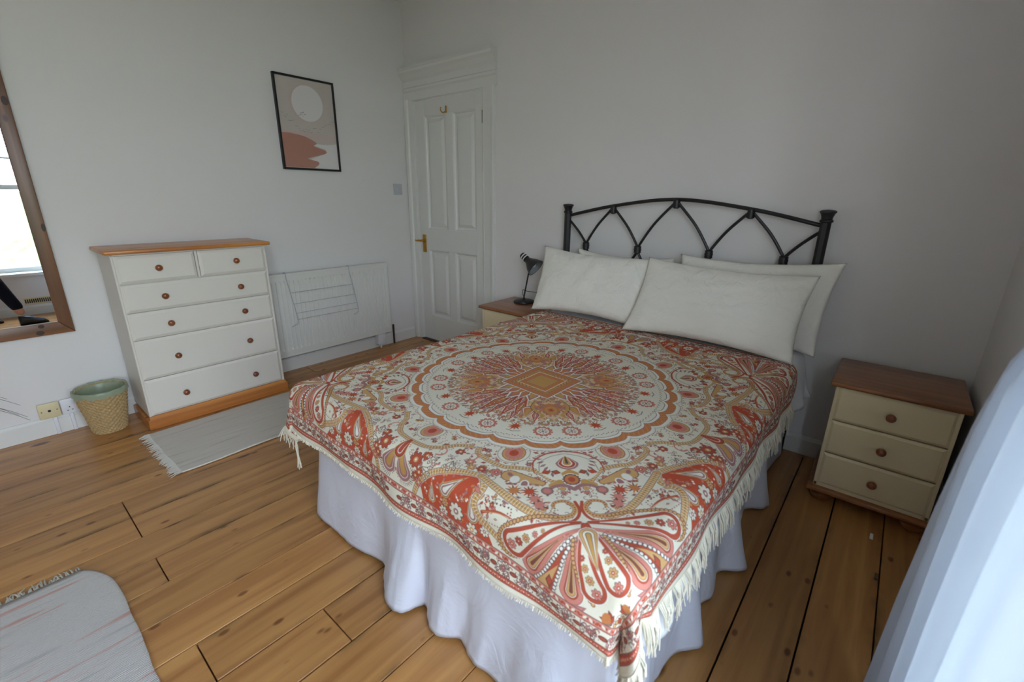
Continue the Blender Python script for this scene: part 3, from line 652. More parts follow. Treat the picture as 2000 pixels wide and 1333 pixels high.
# --- spiky potted plant left of the frame, leaf tips in view
plx, ply = .50, -3.02
plt_ = thing('potted_plant', (plx, ply, 0), 'spiky green potted plant whose leaf tips show at the left edge', 'plant')
obj('pot', lathe(B(), [(.085, .001), (.090, .01), (.115, .19), (.128, .20), (.130, .235), (.118, .235), (.112, .20), (.002, .195)], (plx, ply, 0), 32), M['pot'], plt_)
obj('soil', lathe(B(), [(.108, .19), (.109, .205), (.05, .212), (.001, .214)], (plx, ply, 0), 24), M['soil'], plt_)
obj('stem', tube(B(), [(plx, ply, .2), (plx + .004, ply + .003, .28), (plx, ply, .38)], [.012, .010, .009], 10), mat('bark', (110, 92, 70), .9, bump=.5), plt_)
rr = random.Random(11)
leaves = [((.205, -2.60), .218), ((.16, -2.585), .252), ((.205, -2.575), .20), ((.235, -2.57), .19), ((.12, -2.62), .285)]
def leaf(base, tip, rise, w0):
    base = Vector(base); tip = Vector(tip); mid = (base + tip) / 2 + Vector((0, 0, rise)); pts = []
    for i in range(11):
        t = i / 10; pts.append(base * (1 - t) ** 2 + mid * 2 * t * (1 - t) + tip * t * t)
    bm = B(); rows = []
    for i, p_ in enumerate(pts):
        t = i / 10; d = (pts[min(i + 1, 10)] - pts[max(i - 1, 0)]).normalized(); s = d.cross(Vector((0, 0, 1))).normalized(); n_ = s.cross(d); w = w0 * (1 - t) ** .7 * (.6 + 1.2 * t if t < .35 else 1) + .0004
        rows.append([bm.verts.new(p_ - s * w + n_ * w * .4), bm.verts.new(p_ - n_ * .0006), bm.verts.new(p_ + s * w + n_ * w * .4), bm.verts.new(p_ + n_ * .0008)])
    for i in range(10):
        for k in range(4): bm.faces.new((rows[i][k], rows[i][(k + 1) % 4], rows[i + 1][(k + 1) % 4], rows[i + 1][k]))
    obj('leaf', bm, M['leaf'], plt_)
for (tx, ty), tz in leaves: leaf((plx, ply, .37), (tx, ty, tz), .22, .0065)
for k in range(34):
    a = rr.uniform(0, 2 * PI); el = rr.uniform(-.15, 1.0); L = rr.uniform(.28, .42)
    tip = Vector((plx + L * math.cos(a) * math.cos(el), ply + L * math.sin(a) * math.cos(el), .36 + L * math.sin(el)))
    if tip.x < .06: tip.x = .06
    if tip.y > -2.70: tip.y = -2.70
    leaf((plx, ply, .30 + .09 * rr.random()), tip, .10 + .06 * rr.random(), .007)
# ================================================================== THE BEDSPREAD'S PRINTED PATTERN (computed, eightfold mirror symmetry)
HS = .82
def build_pattern(N=1024):
    q = HS / N; ax = (np.arange(N) + .5) * q
    C = np.empty((N, N, 3), np.float32)          # [row=b (y), col=a (x)]
    P = dict(cream=(228, 221, 202), rust=(182, 86, 66), red=(194, 86, 60), pink=(208, 134, 120), ochre=(208, 164, 110), orange=(200, 128, 80), dark=(104, 82, 80), brown=(130, 80, 70), mauve=(168, 120, 118), grey=(142, 128, 124), white=(234, 230, 220), gold=(198, 152, 90), tan=(218, 184, 146))
    P = {k: np.array(v, np.float32) / 255 for k, v in P.items()}
    C[:] = P['cream']
    S2 = 2 ** .5
    def st(s, t): return ((s + t) / S2, (s - t) / S2)
    def reg(x0, x1, y0, y1, pad):
        i0 = max(int((x0 - pad) / q), 0); i1 = min(int((x1 + pad) / q) + 2, N); j0 = max(int((y0 - pad) / q), 0); j1 = min(int((y1 + pad) / q) + 2, N)
        return (slice(j0, j1), slice(i0, i1)) if i1 > i0 and j1 > j0 else None
    def grid(r): return np.meshgrid(ax[r[1]], ax[r[0]])
    def put(r, al, col):
        al = np.clip(al, 0, 1)[..., None]; C[r] = C[r] * (1 - al) + P[col] * al
    def ell(x, y, rx, ry, ang, col, w=None):
        m = max(rx, ry); r = reg(x - m, x + m, y - m, y + m, .004 + (w or 0))
        if not r: return
        X, Y = grid(r); c, s = math.cos(ang), math.sin(ang); u = (X - x) * c + (Y - y) * s; v = -(X - x) * s + (Y - y) * c
        k = np.hypot(u / rx, v / ry); d = (k - 1) * min(rx, ry)
        if w: d = np.abs(d) - w / 2
        put(r, .5 - d / q, col)
    def blob(x, y, rx, ry, ang, cols):
        for i, c in enumerate(cols):
            f = 1 - i / len(cols); ell(x, y, rx * f, ry * f, ang, c)
    def capsule(p0, p1, r0, r1, col, w=None, pw=1.0):
        x0, y0 = p0; x1, y1 = p1; m = max(r0, r1); r = reg(min(x0, x1) - m, max(x0, x1) + m, min(y0, y1) - m, max(y0, y1) + m, .004 + (w or 0))
        if not r: return
        X, Y = grid(r); dx, dy = x1 - x0, y1 - y0; L2 = dx * dx + dy * dy + 1e-12
        h = np.clip(((X - x0) * dx + (Y - y0) * dy) / L2, 0, 1)
        d = np.hypot(X - x0 - dx * h, Y - y0 - dy * h) - (r0 + (r1 - r0) * h ** pw)
        if w: d = np.abs(d) - w / 2
        put(r, .5 - d / q, col)
    def cat(pts, per=6): return [(p.x, p.y) for p in spline([(a, b, 0) for a, b in pts], per)]
    def stroke(pts, w, col, w1=None):
        n = len(pts) - 1
        for i in range(n):
            a = w / 2 + ((w1 if w1 is not None else w) / 2 - w / 2) * i / n; b = w / 2 + ((w1 if w1 is not None else w) / 2 - w / 2) * (i + 1) / n
            capsule(pts[i], pts[i + 1], a, b, col)
    def poly(pts, col, w=None):
        xs_, ys_ = [p[0] for p in pts], [p[1] for p in pts]; r = reg(min(xs_), max(xs_), min(ys_), max(ys_), .005)
        if not r: return
        X, Y = grid(r); d = np.full(X.shape, 1e9); ins = np.zeros(X.shape, bool); n = len(pts)
        for i in range(n):
            x0, y0 = pts[i]; x1, y1 = pts[(i + 1) % n]; dx, dy = x1 - x0, y1 - y0
            h = np.clip(((X - x0) * dx + (Y - y0) * dy) / (dx * dx + dy * dy + 1e-12), 0, 1); d = np.minimum(d, np.hypot(X - x0 - dx * h, Y - y0 - dy * h))
            c = ((y0 > Y) != (y1 > Y)) & (X < dx * (Y - y0) / (dy if abs(dy) > 1e-12 else 1e-12) + x0); ins ^= c
        d = np.where(ins, -d, d)
        if w: d = np.abs(d) - w / 2
        put(r, .5 - d / q, col)
    def walk(pts, step):
        out = []; acc = 0
        for i in range(len(pts) - 1):
            a, b = pts[i], pts[i + 1]; L = math.hypot(b[0] - a[0], b[1] - a[1]); t = step - acc
            while t < L: out.append((a[0] + (b[0] - a[0]) * t / L, a[1] + (b[1] - a[1]) * t / L, math.atan2(b[1] - a[1], b[0] - a[0]))); t += step
            acc = (acc + L) % step
        return out
    def ribbon(pts, w, col='ochre', tick='brown', step=.0085):
        pts = cat(pts); stroke(pts, w + .005, 'white'); stroke(pts, w + .002, 'dark'); stroke(pts, w, col); stroke(pts, w * .3, 'gold')
        for x, y, a in walk(pts, step):
            c, s = math.cos(a + PI / 2) * w * .42, math.sin(a + PI / 2) * w * .42; capsule((x - c, y - s), (x + c, y + s), .0007, .0007, 'white'); 
            ell(x + math.cos(a) * .003, y + math.sin(a) * .003, .0012, .0012, 0, tick)
    def beads(pts, r, col, step=None, edge=None):
        for x, y, a in walk(cat(pts), step or r * 2.6):
            if edge: ell(x, y, r * 1.4, r * 1.4, 0, edge)
            ell(x, y, r, r, 0, col)
    def flower(x, y, r, n=7, petal='pink', core='rust', ring='brown', rot=0):
        for k in range(n):
            a = rot + 2 * PI * k / n; ell(x + math.cos(a) * r * .66, y + math.sin(a) * r * .66, r * .42, r * .32, a, ring)
        for k in range(n):
            a = rot + 2 * PI * k / n; ell(x + math.cos(a) * r * .64, y + math.sin(a) * r * .64, r * .35, r * .25, a, petal)
        ell(x, y, r * .36, r * .36, 0, core); ell(x, y, r * .15, r * .15, 0, 'white')
    def petal(root, c, r, cols, widths, pw=1.25):
        f = 0
        L = math.hypot(c[0] - root[0], c[1] - root[1])
        for col, w in zip(cols, widths):
            f = min(.86, max(0, w) * 16 * (.12 / L) ** .5); capsule((root[0] + (c[0] - root[0]) * f, root[1] + (c[1] - root[1]) * f), c, max(.0006, .0045 - w * .35), r - w, col, pw=1.45)
    def leafy(x, y, L, a, col, edge='dark', wd=.26):
        p = [(x, y), (x + L * .5 * math.cos(a) - L * wd * math.sin(a), y + L * .5 * math.sin(a) + L * wd * math.cos(a)), (x + L * math.cos(a), y + L * math.sin(a)), (x + L * .5 * math.cos(a) + L * wd * math.sin(a), y + L * .5 * math.sin(a) - L * wd * math.cos(a))]
        p = [(a_[0], a_[1]) for a_ in p]; poly(p, edge); cx = sum(k[0] for k in p) / 4; cy = sum(k[1] for k in p) / 4
        poly([(cx + (k[0] - cx) * .68, cy + (k[1] - cy) * .68) for k in p], col)
    R = random.Random(42)
    # ---------------- filler of small sprigs, curls and buds over the cream ground
    for k in range(1500):
        a = R.uniform(.02, .72); b = R.uniform(0, a); d = math.hypot(a, b)
        if d < .50: continue
        t = R.random(); s = R.uniform(.5, 1)
        if t < .38: leafy(a, b, .020 * s, R.uniform(0, 6.3), R.choice(['mauve', 'pink', 'ochre', 'rust', 'cream']), R.choice(['grey', 'mauve', 'brown']))
        elif t < .6:
            ph = R.uniform(0, 6.3); stroke([(a + .011 * s * math.cos(ph + j * .5) * (1 - j * .09), b + .011 * s * math.sin(ph + j * .5) * (1 - j * .09)) for j in range(8)], .0016, R.choice(['grey', 'mauve', 'brown']))
        elif t < .85: 
            for j in range(3): ell(a + j * .006, b + R.uniform(-.004, .004), .0017, .0017, 0, R.choice(['dark', 'mauve', 'rust']))
        else: flower(a, b, .010 * s, 6, R.choice(['pink', 'rust', 'ochre', 'mauve']), 'rust', 'brown', R.random())
    # ---------------- ground around the ring: arches of ribbon around the twelve red medallions
    for (mx_, my_) in [st(.502, .135)]:
        ell(mx_, my_, .052, .045, 0, 'cream'); ell(mx_, my_, .047, .042, 0, 'grey', .0015)
        blob(mx_, my_, .037, .031, .4, ['ochre', 'pink', 'pink', 'red', 'rust']); ell(mx_, my_, .037, .031, .4, 'brown', .0015)
        for k in range(16): a = k * PI / 8; ell(mx_ + .034 * math.cos(a), my_ + .029 * math.sin(a), .003, .0018, a, 'orange')
    ell(.523, 0, .050, .045, 0, 'cream'); ell(.523, 0, .046, .042, 0, 'grey', .0015); blob(.523, 0, .036, .031, 0, ['ochre', 'pink', 'pink', 'red', 'rust']); ell(.523, 0, .036, .031, 0, 'brown', .0015)
    ribbon([st(.665, .028), st(.622, .055), st(.585, .088), st(.572, .128), (.540, .292), (.555, .255)][:4] + [st(.565, .165), st(.535, .205), st(.500, .232), (.500, .175)], .014)
    ribbon([(.505, .150), (.530, .118), (.562, .098), (.592, .060), (.598, 0)], .014)
    # ochre fan and flowers below the ribbon
    capsule(st(.606, .150), st(.640, .075), .024, .010, 'brown'); capsule(st(.606, .150), st(.640, .075), .022, .008, 'ochre'); ell(*st(.622, .140), .016, .012, .4, 'white')
    flower(*st(.590, .185), .016, 7, 'pink', 'red'); flower(*st(.575, .222), .013, 7, 'rust', 'ochre'); ell(*st(.600, .150), .010, .006, 1.2, 'mauve')
    ell(*st(.642, .118), .017, .012, .5, 'white'); ell(*st(.642, .118), .013, .008, .5, 'mauve')
    # spiky flower sprays in the triangle
    poly([st(.655, .060), st(.640, .19), st(.735, .085)], 'cream')
    for (s_, t_, c) in ((.667, .145, 'orange'), (.672, .108, 'red'), (.700, .098, 'pink'), (.722, .090, 'pink')):
        x, y = st(s_, t_)
        for k in range(11): a = 2 * PI * k / 11; capsule((x, y), (x + .020 * math.cos(a), y + .020 * math.sin(a)), .004, .001, 'brown' if k % 2 else c)
        ell(x, y, .012, .010, 0, c)
    # ---------------- small arched medallion on the diagonal
    poly(cat([st(.492, 0), st(.505, .05), st(.540, .084), st(.585, .080), st(.625, .050), st(.64, 0)], 5), 'cream')
    stroke(cat([st(.496, .0), st(.510, .050), st(.545, .086), st(.590, .090), st(.60, .088)]), .007, 'rust', .001)
    stroke(cat([st(.510, .0), st(.524, .040), st(.552, .070), st(.590, .076)]), .0018, 'grey')
    for k in range(6): leafy(*st(.535 + .012 * k, .062 - .0035 * k), .022, -PI / 4 + PI / 2 * .2 * k, 'mauve' if k % 2 else 'pink', 'dark', .18)
    for cc, rr_ in (('mauve', .030), ('white', .024), ('rust', .022), ('white', .0145), ('gold', .011), ('dark', .004)): capsule(st(.525, 0), st(.556, 0), .002 if rr_ > .004 else .001, rr_, cc, pw=.8)
    leafy(*st(.590, .048), .026, PI / 4 - 1.2, 'red', 'rust', .4); leafy(*st(.600, .022), .026, PI / 4 - 1.9, 'rust', 'brown', .4)
    capsule(st(.600, .0), st(.605, .012), .014, .010, 'gold'); capsule(st(.640, .03), st(.650, .052), .012, .008, 'gold')
    for rr_, cc in ((.026, 'white'), (.0225, 'brown'), (.019, 'orange'), (.010, 'rust')): ell(*st(.628, 0), rr_, rr_ * .9, PI / 4, cc)
    for k in range(14): a = k * PI / 7; x, y = st(.628, 0); ell(x + .021 * math.cos(a), y + .021 * math.sin(a), .0024, .0024, 0, 'dark')
    stroke(cat([st(.668, 0), st(.652, .020), st(.654, .045), st(.668, .062)]), .012, 'mauve', .010); ell(*st(.671, .066), .014, .014, 0, 'mauve'); ell(*st(.671, .066), .009, .009, 0, 'pink'); ell(*st(.671, .066), .014, .014, 0, 'dark', .0012)
    # ---------------- curved ground between arms and petals, then red starred wedge
    poly([(.584, .275), (.625, .170), (.690, .105), (.745, .125), (.745, .375), (.665, .318), (.625, .300)], 'red')
    for k in range(120):
        x, y = R.uniform(.61, .74), R.uniform(.12, .35); ell(x, y, .0032, .0032, 0, R.choice(['pink', 'white', 'orange', 'gold', 'mauve']))
    for (r0, r1, rad_) in (((.610, .250), (.668, .200), .020), ((.625, .285), (.690, .300), .019), ((.66, .15), (.712, .155), .014)):
        for cc, w_ in (('ochre', 0), ('dark', .003), ('cream', .0045), ('mauve', .008), ('white', .0125)): f = w_ * 45; capsule((r0[0] + (r1[0] - r0[0]) * f, r0[1] + (r1[1] - r0[1]) * f), r1, .001, max(rad_ - w_, .001), cc, pw=1.3)
    flower(.705, .245, .024, 8, 'cream', 'mauve', 'dark'); flower(.728, .20, .016, 7, 'cream', 'mauve', 'dark'); flower(.728, .30, .018, 7, 'cream', 'ochre', 'dark'); flower(.662, .262, .009, 6, 'pink', 'ochre', 'dark'); flower(.700, .205, .012, 7, 'ochre', 'rust', 'dark'); flower(.712, .34, .014, 7, 'cream', 'mauve', 'dark')
    ribbon([(.584, .275), (.606, .215), (.640, .150), (.690, .102), (.73, .085)], .016)
    ribbon([(.584, .275), (.612, .305), (.650, .300), (.676, .318), (.694, .355), (.712, .41), (.715, .47)], .018)
    # tulips and sprigs beyond the ribbon
    stroke(cat([st(.700, .235), st(.715, .19), st(.745, .155)]), .008, 'rust', .001); stroke(cat([st(.700, .232), st(.718, .19), st(.74, .165)]), .003, 'orange', .001)
    leafy(*st(.665, .225), .034, -1.9, 'pink', 'mauve', .2)
    for k in range(7): ell(*st(.680 + .006 * k, .215 - .009 * k), .0022, .0022, 0, 'dark'); ell(*st(.725 + .005 * k, .235 - .007 * k), .0020, .0020, 0, 'mauve')
    # ---------------- scroll arms
    arm = [st(.607, .222), st(.650, .190), st(.700, .150), st(.745, .105), st(.768, .060), st(.760, .022), st(.735, .012), st(.712, .030), st(.716, .055), st(.733, .060)]
    ribbon(arm[:5], .018)
    stroke(cat(arm[4:]), .015, 'dark', .007); stroke(cat(arm[4:]), .013, 'ochre', .006); beads(arm[4:], .0022, 'rust', .0075)
    stroke(cat([st(.728, .002), st(.752, .004), st(.782, .028), st(.788, .060)]), .010, 'white'); stroke(cat([st(.715, .008), st(.745, .003), st(.775, .018), st(.790, .060)]), .0075, 'rust')
    # ---------------- fan of paisley petals
    poly([st(.80, -.01), st(.77, .10), st(.775, .21), st(.83, .235), st(.93, .16), st(.99, .05), st(.985, -.01)], 'cream')
    root = st(.800, .000)
    beads([st(.765, .05), st(.752, .12), st(.750, .19), st(.775, .228), st(.812, .215), st(.826, .15), st(.826, .09)], .0042, 'ochre', .0095, 'brown')
    # wedge between petals
    poly([st(.835, .040), st(.862, .205), st(.915, .150)], 'rust'); poly([st(.862, .085), st(.876, .178), st(.902, .150)], 'ochre'); leafy(*st(.872, .120), .034, .1, 'rust', 'brown', .3)
    petal(st(.806, .015), st(.842, .158), .0285, ['white', 'brown', 'pink', 'brown', 'rust', 'cream', 'dark', 'ochre', 'brown'], [-.002, 0, .001, .0115, .0125, .0155, .0175, .0185, .024])
    petal(st(.812, .010), st(.916, .086), .0285, ['white', 'brown', 'pink', 'brown', 'rust', 'cream', 'dark', 'ochre', 'brown'], [-.002, 0, .001, .0115, .0125, .0155, .0175, .0185, .024])
    beads([st(.818, .026), st(.846, .085), st(.868, .150), st(.868, .205)], .0038, 'white', .0100, 'dark'); beads([st(.822, .022), st(.858, .070), st(.900, .125), st(.922, .150)], .0038, 'white', .0100, 'dark')
    petal(st(.785, .010), st(.790, .180), .034, ['white', 'brown', 'rust', 'white', 'cream'], [-.003, -.001, 0, .010, .011])
    for k, (t_, r_, c_) in enumerate(((.190, .013, 'pink'), (.163, .011, 'rust'), (.138, .010, 'ochre'), (.112, .007, 'pink'), (.092, .005, 'ochre'))): flower(*st(.790, t_), r_, 7, c_, 'rust', 'dark', k)
    beads([st(.82, .030), st(.865, .045), st(.92, .056), st(.955, .050)], .0036, 'ochre', .0085, 'brown')
    petal(st(.790, .004), st(.925, .030), .0285, ['white', 'brown', 'rust', 'white', 'cream'], [-.003, -.001, 0, .009, .010])
    for k, (s_, r_, c_) in enumerate(((.936, .012, 'pink'), (.908, .010, 'ochre'), (.885, .008, 'ochre'), (.866, .006, 'rust'))): flower(*st(s_, .029 - k * .0015), r_, 7, c_, 'rust', 'dark', k)
    for cc, w_ in (('white', -.002), ('brown', 0), ('ochre', .001), ('brown', .007), ('cream', .008), ('dark', .013), ('gold', .0145)): capsule(st(.895, 0), st(.822, 0), .001, max(.0195 - w_, .0008), cc, pw=.9)
    # tulips under the fan, then zigzag
    for (a0, b0, ang) in ((.968, .022, .2), (.975, .052, -.5), (.985, .010, .9)): leafy(*st(a0, b0), .034, PI / 4 - ang * 1.3, 'rust', 'brown', .28)
    ell(*st(.985, .04), .016, .010, 0, 'orange'); leafy(*st(.955, .07), .05, -.9, 'pink', 'mauve', .22)
    stroke(cat([st(.995, 0), st(.998, .025), st(.985, .075)]), .0022, 'grey')
    beads([st(1.008, 0), st(1.010, .03)], .005, 'ochre', .012, 'dark'); leafy(*st(1.00, .0), .03, PI / 4, 'red', 'brown', .4)
    # ---------------- motifs on the side axes
    for (x, y, r_) in ((.640, .070, .022), (.615, .095, .014)): flower(x, y, r_, 8, 'rust', 'ochre', 'brown')
    for cc, r_ in (('mauve', .030), ('white', .021), ('mauve', .019), ('gold', .011)): capsule((.640, .012), (.690, .034), .004, r_, cc, pw=.8)
    for k in range(16):
        a = -.4 + k * .2; capsule((.690 + .033 * math.cos(a), .036 + .033 * math.sin(a)), (.690 + .043 * math.cos(a + .15), .036 + .043 * math.sin(a + .15)), .0009, .0006, 'dark')
    for cc, r_ in (('ochre', .026), ('brown', .022), ('red', .018), ('white', .011), ('rust', .008)): capsule((.600, .0), (.640, .0), .006, r_ * .9, cc)
    for (x, y, a) in ((.588, .170, .3), (.600, .130, -.5), (.648, .100, 1.3)):
        for j in (-1, 0, 1):
            e = (x + .030 * math.cos(a + j * .55), y + .030 * math.sin(a + j * .55)); stroke([(x, y), e], .0018, 'dark'); ell(e[0], e[1], .008, .0055, a + j * .5, 'dark'); ell(e[0], e[1], .0062, .004, a + j * .5, 'cream'); ell(e[0], e[1], .0022, .002, 0, 'rust')
    for (x, y, c_) in ((.680, .085, 'rust'), (.695, .100, 'pink'), (.665, .098, 'red'), (.560, .205, 'pink'), (.545, .150, 'rust'), (.575, .225, 'ochre')): flower(x, y, .014, 6, c_, 'ochre', 'brown')
    for (x, y) in ((.54, .19), (.58, .11)):
        stroke(cat([(x + .018 * math.cos(j * .9), y + .018 * math.sin(j * .9) * (1 - j * .1)) for j in range(6)]), .006, 'pink', .002)
    # ---------------- central mandala
    Xg, Yg = np.meshgrid(ax, ax); RR = np.hypot(Xg, Yg); PH = np.abs(np.degrees(np.arctan2(Yg, Xg)) - 45)
    lobe = np.abs(np.cos(np.radians(PH * 14))) if False else np.abs(np.sin(np.radians(PH) * 14)); lobe = 1 - (1 - lobe) ** 2
    base = .452 + .018 * lobe
    full = (slice(0, N), slice(0, N))
    def band(a, b, col): put(full, np.minimum(.5 - (RR - base - b) / q, .5 + (RR - base - a) / q), col)
    put(full, .5 - (RR - base - .030) / q, 'cream'); band(.026, .0275, 'grey'); band(.014, .020, 'white'); band(.0105, .0125, 'mauve'); band(-.011, .0105, 'orange'); band(-.008, .004, 'orange')
    tw = (np.sin(np.radians(PH) * 150 + RR * 260) > .72) & (np.abs(RR - base) < .0095); C[tw] = C[tw] * .55 + P['ochre'] * .45
    band(-.013, -.0105, 'mauve'); band(-.022, -.013, 'white'); band(-.025, -.0228, 'grey')
    def pol(r_, deg): a = math.radians(45 - deg); return (r_ * math.cos(a), r_ * math.sin(a))
    for deg, kind in ((6.4, 0), (19.3, 1), (32.1, 0), (45, 1)):
        x, y = pol(.388, deg)
        if kind == 0:
            for k in range(12): a = k * PI / 6; ell(x + .023 * math.cos(a), y + .023 * math.sin(a), .0075, .0055, a, 'rust'); ell(x + .024 * math.cos(a), y + .024 * math.sin(a), .0050, .0035, a, 'pink')
            ell(x, y, .019, .019, 0, 'cream'); 
            for k in range(8): a = k * PI / 4; ell(x + .011 * math.cos(a), y + .011 * math.sin(a), .004, .0022, a, 'mauve')
            ell(x, y, .004, .004, 0, 'dark')
        else:
            x, y = pol(.372, deg)
            for k in range(10): a = k * PI / 5; capsule((x, y), (x + .024 * math.cos(a), y + .020 * math.sin(a)), .006, .001, 'orange' if k % 2 else 'red')
            ell(x, y, .012, .011, 0, 'red'); ell(x, y, .004, .004, 0, 'rust')
            stroke([pol(.398, deg - 3), pol(.404, deg), pol(.398, deg + 3)], .003, 'grey')
    put(full, .5 - (RR - .318 - .014 * np.cos(np.radians(PH) * 56)) / q, 'grey'); put(full, .5 - (RR - .3155 - .014 * np.cos(np.radians(PH) * 56)) / q, 'tan')
    for k in range(330):
        a, r_ = R.uniform(0, 45), R.uniform(.13, .345); leafy(*pol(r_, a), R.uniform(.010, .022), math.radians(45 - a) + R.uniform(-.8, .8), R.choice(['orange', 'ochre', 'mauve', 'gold', 'pink']), R.choice(['grey', 'mauve', 'brown']), .3)
    for deg, r0, r1, w_, c_ in ((11, .24, .335, .012, 'pink'), (24.5, .24, .335, .012, 'mauve'), (31, .15, .330, .019, 'pink'), (38, .14, .340, .016, 'mauve'), (45, .13, .345, .020, 'orange'), (24, .17, .300, .018, 'orange')):
        a, b = pol(r0, deg), pol(r1, deg); an = math.atan2(b[1] - a[1], b[0] - a[0]); L = r1 - r0
        leafy(a[0], a[1], L, an, 'mauve', 'white', w_ / L * 1.25); leafy(a[0], a[1], L, an, c_, 'rust', w_ / L * 1.0); leafy(a[0] + .02 * math.cos(an), a[1] + .02 * math.sin(an), L * .62, an, 'ochre', 'brown', w_ / L * .5)
        for k in range(6): ell(*pol(r0 + L * (.3 + k * .1), deg), .0022, .0022, 0, 'white')
    for k in range(12): ell(*pol(.16 + .014 * k, 27.5), .0026, .0026, 0, 'grey'); ell(*pol(.17 + .013 * k, 34.5), .0026, .0026, 0, 'mauve'); ell(*pol(.17 + .013 * k, 41.3), .0024, .0024, 0, 'grey')
    for cc, r_ in (('mauve', .026), ('cream', .020), ('orange', .016), ('gold', .008)): capsule(pol(.300, 17), pol(.250, 17), .001, r_, cc, pw=.8)
    # spray at the diagonal
    for k in range(9):
        a = math.radians(45) + (k - 4) * .33; x, y = pol(.205, 0); capsule((x, y), (x + .062 * math.cos(a), y + .062 * math.sin(a)), .010, .004, 'mauve' if k % 2 else 'orange'); ell(x + .048 * math.cos(a), y + .048 * math.sin(a), .004, .004, 0, 'pink')
    blob(*pol(.245, 0), .034, .026, PI / 4, ['orange', 'gold', 'orange', 'rust'])
    stroke(cat([pol(.180, 14), pol(.225, 15), pol(.262, 10), pol(.285, 6), pol(.300, 8)]), .010, 'gold'); stroke(cat([pol(.180, 15), pol(.226, 16.5), pol(.265, 12), pol(.29, 7)]), .002, 'dark')
    # star
    for deg, r0, r1, w_, c_ in ((21, .09, .185, .020, 'gold'), (45, .06, .205, .026, 'orange'), (34, .08, .185, .014, 'orange')):
        a = pol(r0, deg); an = math.radians(45 - deg); L = r1 - r0; leafy(a[0], a[1], L, an, c_, 'white', w_ / L * 1.4); leafy(a[0], a[1], L * .95, an, c_, 'mauve', w_ / L * 1.1)
    dd = Xg + Yg    # diamond with tips on the diagonals would be a square: |x| and |y| limits
    sq = np.maximum(Xg, Yg)
    for lim, cc in ((.110, 'white'), (.106, 'mauve'), (.102, 'orange'), (.084, 'mauve'), (.081, 'gold'), (.066, 'white'), (.063, 'orange'), (.045, 'mauve'), (.043, 'gold')): put(full, .5 - (sq - lim) / q, cc)
    zz_ = (np.abs(((Xg + Yg) * 60) % 1 - .5) < .13) & (sq > .066) & (sq < .081); C[zz_] = P['brown'] * .6 + C[zz_] * .4
    # fine line work: rows of tiny commas following the ring inside and out
    for k in range(40):
        a = 45 * k / 39
        for r_, c_ in ((.425, 'grey'), (.497, 'mauve'), (.350, 'grey')):
            x, y = pol(r_ + .004 * (k % 2), a); ell(x, y, .0030, .0016, math.radians(45 - a + 60), c_)
    for k in range(26):
        a = 45 * k / 25; leafy(*pol(.335, a), .018, math.radians(45 - a) + (.5 if k % 2 else -.5), 'ochre' if k % 3 else 'pink', 'mauve', .25)
    # ---------------- border
    m_ = np.maximum(Xg, Yg); n_ = np.minimum(Xg, Yg)
    def bd(a, b, col): put(full, np.minimum(.5 - (m_ - b) / q, .5 + (m_ - a) / q), col)
    bd(.736, .90, 'cream'); bd(.736, .738, 'dark'); bd(.738, .754, 'pink'); bd(.753, .755, 'brown'); bd(.789, .791, 'brown'); bd(.791, .803, 'rust'); bd(.803, .8045, 'brown')
    for k in range(60):
        y = .004 + k * .0135
        if y > .80: break
        ell(.7460, y, .0055, .0030, .8 if k % 2 else -.8, 'cream' if k % 3 else 'rust'); ell(.7460, y + .006, .002, .002, 0, 'brown'); ell(.797, y, .0044, .0022, .9 if k % 2 else -.9, 'pink'); ell(.797, y + .006, .0018, .0018, 0, 'cream')
    for k in range(14):
        y = .03 + k * .058
        ell(.772, y, .0090, .0130, 0, 'cream'); ell(.772, y, .0058, .0110, 0, 'brown'); ell(.772, y, .0022, .0060, 0, 'rust')
        for j in range(34):
            yy = y + .029 + R.uniform(-.021, .021); xx = .772 + R.uniform(-.015, .015); ph = R.uniform(0, 6.3)
            stroke([(xx + .0065 * math.cos(ph + i * .7) * (1 - i * .12), yy + .0065 * math.sin(ph + i * .7) * (1 - i * .12)) for i in range(6)], .0017, R.choice(['dark', 'brown', 'mauve', 'grey', 'brown']))
        flower(.772 + R.uniform(-.006, .006), y + .029, .009, 6, 'mauve', 'rust', 'dark')
    # fold and mirror
    Ct = np.transpose(C, (1, 0, 2)); up_ = (Xg >= Yg)[..., None]; C = np.where(up_, C, Ct)
    Q = np.concatenate([C[:, ::-1], C], 1); F = np.concatenate([Q[::-1], Q], 0)
    rng = np.random.RandomState(4); F = F + rng.normal(0, .012, F.shape[:2])[..., None]
    return np.clip(F, 0, 1)
pat = build_pattern(1024)
NP = pat.shape[0]; img = bpy.data.images.new('bedspread_print', NP, NP, alpha=False)
buf = np.ones((NP, NP, 4), np.float32); buf[..., :3] = pat; img.pixels.foreach_set(buf.ravel()); img.update(); img.pack()
